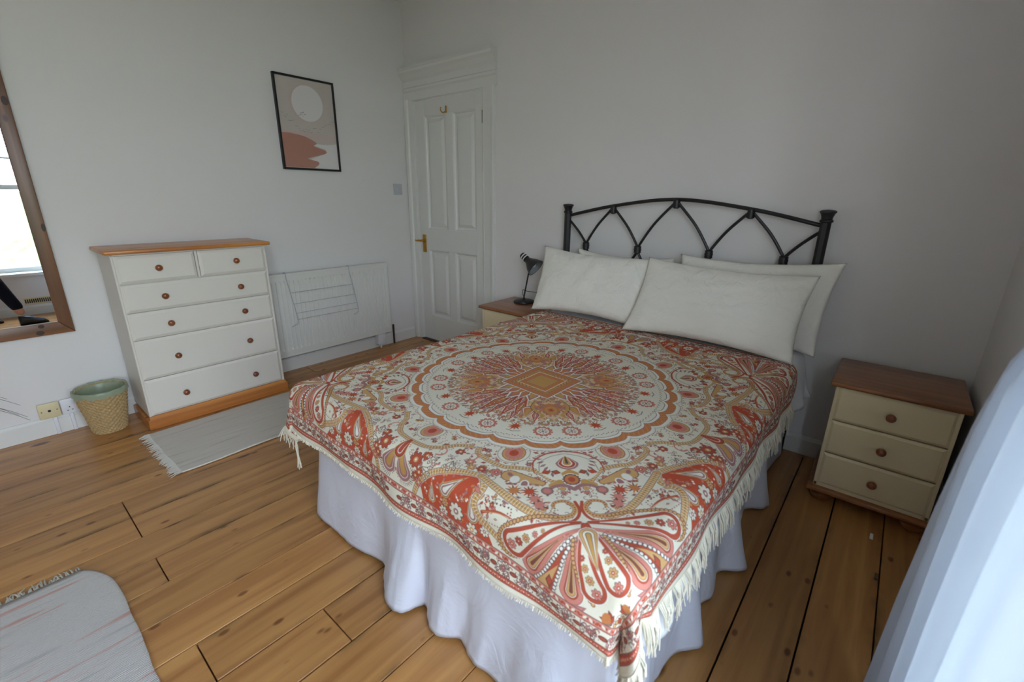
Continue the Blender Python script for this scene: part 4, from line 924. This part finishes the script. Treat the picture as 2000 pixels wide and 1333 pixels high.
# ================================================================== THE BED
X0, X1, Y0, Y1 = 1.70, 3.10, -1.945, -.085
bed = thing('bed', ((X0 + X1) / 2, (Y0 + Y1) / 2, 0), 'double bed with an arched black metal headboard against the back wall', 'bed')
obj('bed_base', bb(X0 + .10, X1 - .10, Y0 + .12, Y1 - .0, .06, .33, bev=.02), M['mattress'], bed)
obj('mattress', bb(X0 + .025, X1 - .025, Y0 + .025, Y1 - .005, .33, .562, bev=.05, seg=4), M['mattress'], bed)
for x in (X0 + .12, X1 - .12):
    for y in (Y0 + .14, Y1 - .12): obj('leg', lathe(B(), [(.022, .001), (.026, .062)], (x, y, 0), 14), M['black'], bed)
hy = -.062; pxl, pxr = 1.667, 3.052; cxm = (pxl + pxr) / 2
arch = spline([(pxl + .012, hy, 1.157), (1.99, hy, 1.222), (cxm, hy, 1.262), (2.73, hy, 1.222), (pxr - .012, hy, 1.157)], 10)
hbd = obj('headboard', tube(tube(B(), arch, .0098, 10), [(pxl, hy, .66), (pxr, hy, .66)], .009, 10), M['black'], bed)
for x in (pxl, pxr):
    bm = B(); w = .021
    prism(bm, [(x + w * math.cos(PI / 8 + k * PI / 4) * 1.06, hy + w * math.sin(PI / 8 + k * PI / 4) * 1.06) for k in range(8)], 'xy', .001, 1.176)
    p_ = obj('post', bm, M['black'], hbd, smooth=False)
    obj('finial', lathe(B(), [(.021, 1.170), (.027, 1.174), (.027, 1.181), (.0225, 1.186), (.0235, 1.196), (.029, 1.211), (.0335, 1.215), (.0335, 1.221), (.026, 1.2255), (.001, 1.228)], (x, hy, 0), 24), M['black'], p_)
tops = [(pxl + .012, 1.132), (1.985, 1.214), (cxm, 1.254), (2.735, 1.214), (pxr - .012, 1.132)]
nodes = [(1.812, .975), (2.160, .977), (2.562, .985), (2.912, .985)]
def bar(a, b, low):
    ax_, az_ = a; bx_, bz_ = b; d = 1 if bx_ > ax_ else -1
    mx_, mz_ = (ax_ + bx_) / 2, (az_ + bz_) / 2; L = math.hypot(bx_ - ax_, bz_ - az_)
    off = .026 * L / .4   # arcs bulge upward/outward
    pts = [(ax_, hy, az_), (mx_ + d * off * .75, hy, mz_ + off * .45), (bx_ + d * .001, hy, bz_ + .012), (bx_ + d * .008, hy, bz_ - .02), (bx_ + d * .055, hy, bz_ - .11), (bx_ + d * .11, hy, .66)]
    obj('lattice_bar', tube(B(), spline(pts, 7), .0076, 8), M['black'], hbd)
for i, nd in enumerate(nodes): bar(tops[i], nd, 0); bar(tops[i + 1], nd, 0)
def collar(x, z, r=.0185, h=.036):
    obj('collar', lathe(B(), [(r * .6, -h / 2 - .006), (r * 1.05, -h / 2), (r, -h / 4), (r * 1.12, 0), (r, h / 4), (r * 1.05, h / 2), (r * .6, h / 2 + .006)], (x, hy, z), 14), M['black'], hbd)
for x, z in tops[1:4]: collar(x, z - .014, .0175, .038)
for x, z in nodes: collar(x, z + .003, .0195, .036)

# ------------------------------------------------------------------ draped cloths
def drape(X, Y, box_, top, R, lean=.06):
    x0, x1, y0, y1 = box_
    ix = np.clip(X, x0 + R, x1 - R); iy = np.clip(Y, y0 + R, y1 - R); dx = X - ix; dy = Y - iy; d = np.hypot(dx, dy) + 1e-9
    th = np.clip(d / R, 0, PI / 2); out = R * np.sin(th); dn = R * (1 - np.cos(th)); ex = np.maximum(d - R * PI / 2, 0)
    return ix, iy, dx / d, dy / d, out + ex * lean, dn + ex, ex
def nz(x, y, z=0, s=1.0): return noise.noise(Vector((x * s, y * s, z)))
def sheet(name, gx, gy, posf, m, org, thick=.0035, uv=None, parent=None):
    nx, ny = len(gx), len(gy); P_ = posf(gx, gy)     # (ny,nx,3)
    du = np.gradient(P_, axis=1); dv = np.gradient(P_, axis=0); nn = np.cross(du, dv); nn /= np.linalg.norm(nn, axis=2, keepdims=True) + 1e-12
    bot = P_ - nn * thick; V_ = np.concatenate([P_.reshape(-1, 3), bot.reshape(-1, 3)]); N1 = nx * ny
    idx = np.arange(N1).reshape(ny, nx); a, b, c, d = idx[:-1, :-1].ravel(), idx[:-1, 1:].ravel(), idx[1:, 1:].ravel(), idx[1:, :-1].ravel()
    F = np.concatenate([np.stack([a, b, c, d], 1), np.stack([d, c, b, a], 1) + N1])
    rim = np.concatenate([idx[0, :], idx[1:, -1], idx[-1, -2::-1], idx[-2:0:-1, 0]]); r2_ = np.roll(rim, -1)
    F = np.concatenate([F, np.stack([r2_, rim, rim + N1, r2_ + N1], 1)])
    me = bpy.data.meshes.new(name); me.from_pydata(V_.tolist(), [], F.tolist()); me.update()
    if uv is not None:
        U2 = np.concatenate([uv.reshape(-1, 2)] * 2); L = me.uv_layers.new(name='UVMap'); vi = np.empty(len(me.loops), np.int32); me.loops.foreach_get('vertex_index', vi); L.data.foreach_set('uv', U2[vi].ravel())
    return link(name, me, m, parent, org, 'all'), P_
# white duvet/top sheet under the spread
def duvet_pos(gx, gy):
    X, Y = np.meshgrid(gx, gy); ix, iy, ex_, ey_, out, dn, ex = drape(X, Y, (X0 + .008, X1 - .008, Y0 + .008, Y1 - .02), .594, .05, .05)
    o = out.copy(); z = .594 - dn
    n_ = np.vectorize(lambda a, b: nz(a, b, 2, 5))(X, Y); o += ex * .22 * np.vectorize(lambda a, b: nz(a, b, 5, 9))(X, Y)
    fl_ = np.clip((Y + .52) / .3, 0, 1) * (X > 2.4); o += fl_ * np.clip(ex, 0, .2) * .22
    z = z + .003 * n_ * (dn < .03)
    return np.stack([ix + ex_ * o, iy + ey_ * o, z], -1)
du, _ = sheet('duvet', np.linspace(X0 - .12, X1 + .195, 120), np.linspace(Y0 - .055, -.12, 150), duvet_pos, M['sheet'], ((X0 + X1) / 2, (Y0 + Y1) / 2, .56), .006)
tag(du, 'white sheet under the patterned bedspread, showing at the bed\'s right head corner', 'sheet')
# the bedspread
A_ = math.radians(2.0); BC = (2.400, -1.300)
def spread_pos(gx, gy):
    U_, V_ = np.meshgrid(gx, gy); V_ = np.where(V_ > .3, V_ + (V_ - .3) * .19, V_); X = BC[0] + U_ * math.cos(A_) + V_ * math.sin(A_); Y = BC[1] - U_ * math.sin(A_) + V_ * math.cos(A_)
    ix, iy, ex_, ey_, out, dn, ex = drape(X, Y, (X0 - .008, X1 + .006, Y0 - .008, 3), .603, .055, .05)
    f = np.vectorize(lambda a, b: nz(a, b, 1, 3.0) * .6 + nz(a, b, 4, 9.0) * .3)(X, Y)
    w2 = np.vectorize(lambda a, b: abs(nz(a, b, 7, 6.0)) )(X, Y)
    ang = np.arctan2(ey_, ex_); cor = np.clip(np.minimum(np.abs(X - ix), np.abs(Y - iy)) / .08, 0, 1)
    rip = np.sin((X + Y) * 21 + 1.3) * .5 + np.sin((X - Y) * 13) * .5
    o = out + ex * (.10 * rip + .10 * f) + cor * ex * .30 * np.sin(ang * 7 + 1.0)
    z = .603 - dn + (dn < .02) * (.004 * f + .004 * w2 ** 2) + .0
    z = np.where(dn >= .02, z + .006 * f * (1 - cor), z)
    return np.stack([ix + ex_ * o, iy + ey_ * o, z], -1)
m = bpy.data.materials.new('printed_cotton'); m.use_nodes = True; n = m.node_tree.nodes; l = m.node_tree.links; b = n['Principled BSDF']
ti = n.new('ShaderNodeTexImage'); ti.image = img; ti.interpolation = 'Cubic'; l.new(ti.outputs[0], b.inputs['Base Color']); b.inputs['Roughness'].default_value = .9; b.inputs['Specular IOR Level'].default_value = .2
t = n.new('ShaderNodeTexCoord'); z_ = n.new('ShaderNodeTexNoise'); z_.inputs['Scale'].default_value = 7; z_.inputs['Detail'].default_value = 8; z_.inputs['Distortion'].default_value = 1.0
l.new(t.outputs['Object'], z_.inputs['Vector']); q_ = n.new('ShaderNodeBump'); q_.inputs['Strength'].default_value = .22; q_.inputs['Distance'].default_value = .02; l.new(z_.outputs[0], q_.inputs['Height']); l.new(q_.outputs[0], b.inputs['Normal'])
gs = np.linspace(-HS + .001, HS - .001, 280); Ug, Vg = np.meshgrid(gs, gs)
spr, SP = sheet('bedspread', gs, gs, spread_pos, m, (BC[0], BC[1], .6), .0025, np.stack([Ug / (2 * HS) + .5, Vg / (2 * HS) + .5], -1))
tag(spr, 'orange and cream paisley mandala bedspread with fringe, spread over the bed', 'bedspread')
# fringe strands along both long edges and tassels at the foot corners
r = random.Random(8)
def fringe(col, n_, sgn, lmin, lmax):
    bm = B(); E_ = SP[:, col]
    for k in range(n_):
        t_ = k / (n_ - 1) * (len(E_) - 1); i = int(min(t_, len(E_) - 2)); p_ = Vector(E_[i]) * (1 - (t_ - i)) + Vector(E_[i + 1]) * (t_ - i)
        if p_.y > -.44: continue
        L = r.uniform(lmin, lmax); kk = k // 5; L *= (.72, 1, .9, 1.08, .8)[kk % 5]; sy = .016 * math.sin(kk * 2.3) + r.uniform(-.004, .004) - ((k % 5) - 2) * .0032
        tube(bm, [p_ + Vector((0, 0, .003)), p_ + Vector((sgn * (.006 + r.uniform(0, .008)), sy * .5, -L * .4)), p_ + Vector((sgn * (.008 + r.uniform(-.002, .014)), sy, -L))], [.0017, .0019, .0010], 4)
    o = obj('fringe', bm, M['hem'], spr, kind='stuff'); return o
fringe(-1, 400, 1, .050, .090); fringe(0, 300, -1, .04, .07)
bm = B(); E_ = SP[0, :]
for k in range(520):
    t_ = k / 519 * (len(E_) - 1); i = int(min(t_, len(E_) - 2)); p_ = Vector(E_[i]) * (1 - (t_ - i)) + Vector(E_[i + 1]) * (t_ - i)
    L = r.uniform(.004, .011); tube(bm, [p_ + Vector((0, .001, .002)), p_ + Vector((r.uniform(-.004, .004), r.uniform(-.006, 0), -L))], .0012, 3)
obj('frayed_hem', bm, M['hem'], spr, kind='stuff')
def tassel(p_, L, n_=9):
    bm = B(); p_ = Vector(p_)
    for k in range(n_):
        a = r.uniform(0, 6.3); s = r.uniform(.7, 1)
        tube(bm, spline([p_, p_ + Vector((.004 * math.cos(a), .004 * math.sin(a), -L * .25 * s)), p_ + Vector((.003 * math.cos(a + 1), .003 * math.sin(a), -L * .6 * s)), p_ + Vector((.009 * math.cos(a), .007 * math.sin(a), -L * s))], 3), .0016, 4)
    obj('tassel', bm, M['hem'], spr)
c0 = SP[0, 0]; c1 = SP[0, -1]
tassel(c0 + np.array([.004, 0, .004]), .14); tassel(SP[0, 10] + np.array([0, 0, .004]), .06, 5); tassel(c1 + np.array([0, 0, .004]), .12, 14); tassel(SP[4, -1], .12, 10)

# ------------------------------------------------------------------ pleated valance to the floor
top_pts = [(1.752, -.12), (1.750, -.6), (1.748, -1.1), (1.746, -1.6), (1.748, -1.80), (1.752, -1.868), (1.90, -1.885), (2.05, -1.888), (2.17, -1.888), (2.24, -1.890), (2.31, -1.890), (2.36, -1.888), (2.40, -1.890), (2.45, -1.890), (2.52, -1.892), (2.60, -1.892), (2.69, -1.892), (2.79, -1.892), (2.90, -1.892), (2.99, -1.890), (3.050, -1.882), (3.056, -1.82), (3.056, -1.72), (3.056, -1.62), (3.056, -1.52), (3.056, -1.45), (3.056, -1.36), (3.056, -1.25), (3.056, -1.14), (3.056, -1.06), (3.056, -.93), (3.056, -.82), (3.056, -.72), (3.056, -.62), (3.056, -.50), (3.056, -.34), (3.056, -.12)]
bot_pts = [(1.715, -.12), (1.700, -.6), (1.718, -1.1), (1.700, -1.6), (1.690, -1.80), (1.700, -1.895), (1.85, -1.905), (1.99, -1.900), (2.145, -1.878), (2.215, -1.920), (2.300, -1.972), (2.365, -1.962), (2.395, -1.895), (2.440, -1.925), (2.510, -1.938), (2.575, -1.908), (2.650, -1.928), (2.735, -1.925), (2.86, -1.975), (2.98, -1.940), (3.085, -1.925), (3.120, -1.83), (3.072, -1.72), (3.060, -1.61), (3.068, -1.53), (3.128, -1.455), (3.062, -1.36), (3.085, -1.25), (3.068, -1.13), (3.140, -1.06), (3.078, -.93), (3.060, -.80), (3.055, -.70), (3.118, -.615), (3.055, -.48), (3.052, -.33), (3.068, -.10)]
T_ = spline([(a, b, 0) for a, b in top_pts], 10); Bt = spline([(a, b, 0) for a, b in bot_pts], 10); nr = 26; v = []; f = []
for th in (0, 1):
    for j in range(nr + 1):
        s = j / nr
        for i in range(len(T_)):
            e = s ** 1.25; p_ = T_[i].lerp(Bt[i], e)
            d = (Bt[min(i + 1, len(Bt) - 1)] - Bt[max(i - 1, 0)]).normalized(); n_ = Vector((d.y, -d.x, 0))
            wob = .010 * noise.noise(Vector((i * .09, s * 1.2, 3))) * s + .004 * noise.noise(Vector((i * .3, s * 3, 8))) * s
            p_ = p_ - n_ * (wob - (.0025 if th else 0))
            v.append((p_.x, p_.y, .352 + (.008 + .004 * (1 + noise.noise(Vector((i * .12, 0, 0)))) - .352) * s))
nc = len(T_); N1 = nc * (nr + 1)
for j in range(nr):
    for i in range(nc - 1): a = j * nc + i; f += [(a, a + 1, a + nc + 1, a + nc), (N1 + a + nc, N1 + a + nc + 1, N1 + a + 1, N1 + a)]
for i in range(nc - 1): a = nr * nc + i; f += [(a, a + 1, N1 + a + 1, N1 + a), (N1 + i, N1 + i + 1, i + 1, i)]
tag(pymesh('bed_valance', v, f, M['valance'], None, (2.4, -1.0, .01)), 'long white gathered valance hanging from the bed to the floor', 'valance')

# ------------------------------------------------------------------ pillows
def pillow(corners, thick, label, seed, puff_front=.72, sag=.028):
    """corners: bottom-left, bottom-right, top-right, top-left of the seam plane"""
    BL, BR, TR, TL = [Vector(c) for c in corners]; nrm = (BR - BL).cross(TL - BL).normalized()   # toward -y/up
    if nrm.y > 0: nrm = -nrm
    nx, ny = 72, 48; v = []; f = []
    cen = (BL + BR + TR + TL) / 4
    def P(s, t, side):
        p_ = BL * (1 - s) * (1 - t) + BR * s * (1 - t) + TR * s * t + TL * (1 - s) * t
        e = 1 - (2 * s - 1) ** 2; g = 1 - (2 * t - 1) ** 2          # 0 at the seams
        up_ = (TL - BL).normalized(); rt_ = (BR - BL).normalized()
        p_ = p_ - up_ * (sag * e * (2 * t - 1)) - rt_ * (sag * .8 * g * (2 * s - 1))
        w = (max(e, 0) ** .42) * (max(g, 0) ** .42)
        belly = 1 - .22 * (t - .3)
        h = thick * .5 * w * belly
        rad = noise.noise(Vector((s * 5 + seed, t * 4, seed)))
        fx = noise.noise(Vector((s * 16 + seed, t * 7, seed * 2 + side))) * (1 - w) * 1.3 + noise.noise(Vector((s * 10, t * 10 + seed, side))) * .4
        h *= 1 + .10 * rad; h += .0065 * fx * min(1, w * 4)
        return p_ + nrm * (h * (1 if side else -1)) + Vector((0, 0, .002 * rad))
    for side in (1, 0):
        for j in range(ny + 1):
            for i in range(nx + 1): v.append(P(i / nx, j / ny, side))
    N1 = (nx + 1) * (ny + 1); onrim = lambda i, j: i in (0, nx) or j in (0, ny)
    def I(i, j, s): return j * (nx + 1) + i + (0 if (s or onrim(i, j)) else N1)
    for j in range(ny):
        for i in range(nx):
            f.append((I(i, j, 1), I(i + 1, j, 1), I(i + 1, j + 1, 1), I(i, j + 1, 1))); f.append((I(i, j + 1, 0), I(i + 1, j + 1, 0), I(i + 1, j, 0), I(i, j, 0)))
    used = sorted({k for q in f for k in q}); mp = {k: i for i, k in enumerate(used)}
    o = pymesh('pillow', [v[k] for k in used], [tuple(mp[k] for k in q) for q in f], M['pillow'], None, tuple(BL.lerp(BR, .5)))
    return tag(o, label, 'pillow', 'four white pillows against the headboard')
pillow([(1.86, -.185, .612), (2.42, -.180, .612), (2.40, -.100, .955), (1.78, -.105, .962)], .085, 'white pillow at the back left, only its top edge showing before the headboard', 3)
pillow([(2.46, -.235, .615), (3.135, -.240, .590), (3.168, -.125, 1.008), (2.44, -.125, .985)], .10, 'white pillow at the back right, its right side sticking out past the front one', 5)
pillow([(1.672, -.430, .608), (2.345, -.395, .612), (2.36, -.205, .955), (1.605, -.215, .972)], .145, 'white pillow at the front left, leaning beside the desk lamp', 1)
pillow([(2.300, -.470, .610), (3.082, -.452, .600), (3.095, -.240, .955), (2.315, -.245, .968)], .150, 'white pillow at the front right, largest of the four', 9)

# ------------------------------------------------------------------ curtain in the foreground
def curtain_pos(gs, gt):
    S, Tz = np.meshgrid(gs, gt); z = .03 + (2.44 - .03) * Tz
    ye = np.interp(z, [.03, .09, .47, .72, .935, 1.06, 1.12, 1.20, 1.32, 2.5], [-1.340, -1.346, -1.405, -1.474, -1.560, -1.660, -1.76, -1.84, -1.89, -1.92]); yo = -2.03 - .03 * Tz
    y = ye + (yo - ye) * S
    spread = (ye - yo) / .7
    fo = np.sin(S * 2 * PI * 5.2 + 1.1 * np.sin(Tz * 2.2)) * .030 + np.sin(S * 2 * PI * 11 + 2 + Tz) * .008
    x = 3.500 + fo * np.clip(S * 6, 0, 1) * (.6 + .4 * (1 - Tz)) + .010 * np.sin(z * 2.1 + S * 4) * np.clip(S * 3, 0, 1)
    return np.stack([x, y, z], -1)
cu, _ = sheet('curtain', np.linspace(0, 1, 160), np.linspace(0, 1, 90), curtain_pos, M['curtain'], (3.48, -1.7, .03), .0015)
tag(cu, 'sheer white curtain hanging in folds in the right foreground', 'curtain')
# small litter on the boards by the right cabinet
tag(obj('paper_scrap', bb(3.470, 3.482, -.560, -.520, .0005, .005, bev=.002), M['whiteink'], None, (3.476, -.54, 0)), 'tiny white scrap on the floorboards under the right bedside cabinet', 'scrap')
tag(obj('metal_clip', bb(3.498, 3.506, -.795, -.760, .0005, .004, bev=.0015), M['steel'], None, (3.502, -.778, 0)), 'small metal sliver lying at a board joint before the right cabinet', 'metal piece')

# ================================================================== THE PHOTOGRAPHER (seen in the mirror)
def skin_body(name, verts, edges, radii, m, parent=None, org=(0, 0, 0), sub=2, root=0):
    me = bpy.data.meshes.new(name); me.from_pydata([Vector(p_) - Vector(org) for p_ in verts], edges, [])
    o = bpy.data.objects.new(name, me); COL.objects.link(o); me.materials.append(m); ORG[o.name] = org
    if parent: o.parent = parent
    else: o.location = org
    md = o.modifiers.new('skin', 'SKIN'); md.use_smooth_shade = True
    for i, r_ in enumerate(radii):
        sv = me.skin_vertices[0].data[i]; sv.radius = (r_, r_) if not isinstance(r_, tuple) else r_; sv.use_root = (i == root)
    s_ = o.modifiers.new('sub', 'SUBSURF'); s_.levels = sub; s_.render_levels = sub
    return o
hip = (3.390, -2.820, .92)
pe = thing('person', (3.33, -2.6, 0), 'person in dark trousers and black shoes taking the photo, seen in the mirror', 'person')
V3 = [hip, (3.40, -2.905, 1.10), (3.395, -2.90, 1.30), (3.39, -2.89, 1.45), (3.385, -2.88, 1.54),           # 0-4 torso to neck
      (3.375, -2.868, 1.66), (3.375, -2.872, 1.76),                                                            # 5-6 head core
      (3.24, -2.965, 1.44), (3.14, -2.86, 1.22), (3.225, -2.735, 1.245),                                      # 7-9 left arm (x-)
      (3.53, -2.81, 1.44), (3.565, -2.73, 1.22), (3.425, -2.665, 1.245),                                      # 10-12 right arm
      (3.305, -2.800, .88), (3.205, -2.500, .50), (3.152, -2.355, .10),                                      # 13-15 left leg
      (3.475, -2.800, .88), (3.490, -2.760, .48), (3.455, -2.700, .10)]                                        # 16-18 right leg
E3 = [(0, 1), (1, 2), (2, 3), (3, 4), (4, 5), (5, 6), (3, 7), (7, 8), (8, 9), (3, 10), (10, 11), (11, 12), (0, 13), (13, 14), (14, 15), (0, 16), (16, 17), (17, 18)]
R3 = [.125, .115, .13, .10, .052, .075, .070, .050, .036, .026, .050, .036, .026, .085, .055, .036, .085, .055, .036]
body = skin_body('body', V3, E3, R3, M['skin'], pe, (3.33, -2.6, 0))
tr_v = [(3.395, -2.835, .98), hip, V3[13], (3.255, -2.665, .69), V3[14], (3.176, -2.425, .30), (3.156, -2.365, .145), V3[16], (3.487, -2.81, .68), V3[17], (3.475, -2.72, .28), (3.458, -2.702, .15)]
skin_body('trousers', tr_v, [(0, 1), (1, 2), (2, 3), (3, 4), (4, 5), (5, 6), (1, 7), (7, 8), (8, 9), (9, 10), (10, 11)], [.142, .148, .102, .085, .070, .056, .047, .102, .085, .072, .056, .047], M['navy'], pe, (3.33, -2.6, 0), root=1)
jm = [(3.395, -2.835, .93), (3.40, -2.905, 1.10), (3.395, -2.90, 1.30), (3.39, -2.89, 1.44), (3.386, -2.882, 1.50), V3[7], V3[8], (3.20, -2.765, 1.24), V3[10], V3[11], (3.46, -2.685, 1.24)]
skin_body('jumper', jm, [(0, 1), (1, 2), (2, 3), (3, 4), (3, 5), (5, 6), (6, 7), (3, 8), (8, 9), (9, 10)], [.155, .142, .150, .118, .062, .066, .050, .040, .066, .050, .040], M['green'], pe, (3.33, -2.6, 0))
# head, face and hair
hc = Vector((3.375, -2.862, 1.705)); yaw = math.radians(39.8); F_ = Vector((-math.sin(yaw), math.cos(yaw), -.12)).normalized(); Rt_ = F_.cross(Vector((0, 0, 1))).normalized(); U_ = Rt_.cross(F_)
bm = B(); bmesh.ops.create_uvsphere(bm, u_segments=28, v_segments=20, radius=1)
for v_ in bm.verts:
    x, y, z = v_.co; jaw = 1 - .28 * max(0, -z) ** 1.3; nose = .022 * math.exp(-((x / .14) ** 2 + ((z + .12) / .2) ** 2)) * (y > .5); brow = .006 * math.exp(-((z - .22) / .12) ** 2) * (y > .6)
    sock = -.010 * (math.exp(-(((x - .38) / .16) ** 2 + ((z - .06) / .11) ** 2)) + math.exp(-(((x + .38) / .16) ** 2 + ((z - .06) / .11) ** 2))) * (y > .4)
    v_.co = hc + Rt_ * x * .074 * jaw + F_ * (y * .094 * (1 - .08 * max(0, -z)) + nose + brow + sock) + U_ * z * .118
obj('head', bm, M['skin'], pe)
for s in (-1, 1):
    c = hc + Rt_ * s * .029 + F_ * .078 + U_ * .008
    e = B(); bmesh.ops.create_uvsphere(e, u_segments=14, v_segments=10, radius=.011); bmesh.ops.translate(e, vec=c, verts=e.verts); obj('eye', e, M['whiteink'], pe)
    e = B(); bmesh.ops.create_uvsphere(e, u_segments=12, v_segments=8, radius=.0055); bmesh.ops.translate(e, vec=c + F_ * .0068, verts=e.verts); obj('iris', e, M['hair'], pe)
    e = B(); bmesh.ops.create_uvsphere(e, u_segments=12, v_segments=10, radius=1)
    for v_ in e.verts: v_.co = hc + Rt_ * s * (.073 + v_.co.x * .007) + F_ * (-.004 + v_.co.y * .016) + U_ * (-.004 + v_.co.z * .030)
    obj('ear', e, M['skin'], pe)
e = B(); tube(e, spline([hc + Rt_ * -.022 + F_ * .080 + U_ * -.055, hc + F_ * .090 + U_ * -.056, hc + Rt_ * .022 + F_ * .080 + U_ * -.055], 5), .0055, 8); obj('mouth', e, mat('lips', (168, 96, 88), .5), pe)
bm = B(); bmesh.ops.create_uvsphere(bm, u_segments=28, v_segments=20, radius=1)
for v_ in bm.verts:
    x, y, z = v_.co
    if y > .25 and z < .55: y = .25 - (y - .25) * .2
    n_ = 1 + .05 * noise.noise(v_.co * 6); v_.co = hc + Rt_ * x * .084 * n_ + F_ * (y * .100 * n_ - .010) + U_ * (z * .122 * n_ + .012 - (.03 if z < -.2 and y < 0 else 0))
obj('hair', bm, M['hair'], pe)
# hands: palm, four bent fingers and a thumb around the camera
def hand(wrist, side):
    w = Vector(wrist); vd = Vector((-math.sin(yaw), math.cos(yaw), 0)); rd = Vector((math.cos(yaw), math.sin(yaw), 0)) * side
    pv = [w, w + vd * .035 - rd * .012 + Vector((0, 0, .004)), w + vd * .062 - rd * .022 + Vector((0, 0, .006))]; pe_ = [(0, 1), (1, 2)]; rr_ = [(.022, .017), (.030, .016), (.032, .014)]
    for k in range(4):
        b_ = len(pv); base = pv[2] + Vector((0, 0, .026 - .0175 * k)); L = (.026, .030, .028, .022)[k]
        pv += [base, base + vd * L * .9 - rd * .006, base + vd * (L * 1.25) - rd * (.006 + L * .75), base + vd * (L * 1.1) - rd * (.010 + L * 1.35)]
        pe_ += [(2, b_), (b_, b_ + 1), (b_ + 1, b_ + 2), (b_ + 2, b_ + 3)]; rr_ += [.0098, .0092, .0085, .0072]
    b_ = len(pv); t0 = pv[1] + Vector((0, 0, -.010)) - rd * .020; pv += [t0, t0 + vd * .012 - rd * .028 + Vector((0, 0, .006)), t0 + vd * .020 - rd * .050 + Vector((0, 0, .010))]; pe_ += [(1, b_), (b_, b_ + 1), (b_ + 1, b_ + 2)]; rr_ += [.0125, .0105, .0088]
    skin_body('hand', pv, pe_, rr_, M['skin'], pe, (3.33, -2.6, 0))
hand(V3[9], -1); hand(V3[12], 1)
# shoes: one pointing into the room, one back
def shoe(heel, toe):
    h, t_ = Vector(heel), Vector(toe); d = (t_ - h).normalized(); s = Vector((d.y, -d.x, 0)); L = (t_ - h).length; bm = B(); rings = []
    for i in range(17):
        u_ = i / 16; w = .034 + .012 * math.sin(min(1, u_ * 1.15) * PI * .95) ; w *= (1 - max(0, (u_ - .82) / .18) ** 2 * .75) * (1 - max(0, (.08 - u_) / .08) * .35)
        ht = .095 - .02 * u_ if u_ < .35 else .088 - (u_ - .35) * .085; ht = max(ht, .030) * (1 - max(0, (u_ - .9) / .1) * .45)
        c = h + d * L * u_; ring = []
        for k in range(16):
            a = 2 * PI * k / 16; ca, sa = math.cos(a), math.sin(a); zz_ = .002 + (ht / 2) * (1 + sa) ; ww = w * (abs(ca) ** .7) * (1 if ca >= 0 else -1) * (.72 if sa > .55 else 1)
            ring.append(bm.verts.new(c + s * ww + Vector((0, 0, zz_))))
        rings.append(ring)
    for i in range(16):
        for k in range(16): bm.faces.new((rings[i][k], rings[i][(k + 1) % 16], rings[i + 1][(k + 1) % 16], rings[i + 1][k]))
    bm.faces.new(rings[0][::-1]); bm.faces.new(rings[-1]); return obj('shoe', bm, M['shoe'], pe)
shoe((3.140, -2.405, 0), (3.155, -2.185, 0)) if False else shoe((3.142, -2.395, 0), (3.158, -2.192, 0)); shoe((3.475, -2.745, 0), (3.415, -2.490, 0))
# the camera held up (body behind the viewpoint)
cmr = thing('camera', (3.375, -2.655, 1.22), 'black camera held by the photographer', 'camera')
cp_ = Vector((3.332, -2.599, 1.266)); Mx = cam.matrix_world.to_3x3(); 
def cbox(x0, x1, y0, y1, z0, z1, bev): 
    bm = bb(x0, x1, y0, y1, z0, z1, bev=bev)
    for v_ in bm.verts: v_.co = cp_ + Mx @ v_.co
    return bm
obj('camera_body', box(cbox(-.068, .068, -.052, .045, .068, .118, .008), 0, .0001, 0, .0001, 1.266, 1.2661) if False else cbox(-.068, .068, -.052, .045, .068, .118, .008), M['black'], cmr)
obj('viewfinder', cbox(-.026, .026, .040, .068, .066, .112, .008), M['black'], cmr)
bm = B(); lathe(bm, [(.030, -.072), (.034, -.060), (.036, -.030), (.037, -.012), (.033, -.010), (.030, -.016), (.002, -.018)], (0, 0, 0), 24)
for v_ in bm.verts: v_.co = cp_ + Mx @ Vector((v_.co.x, v_.co.y, -v_.co.z))
obj('lens', bm, M['black'], cmr)
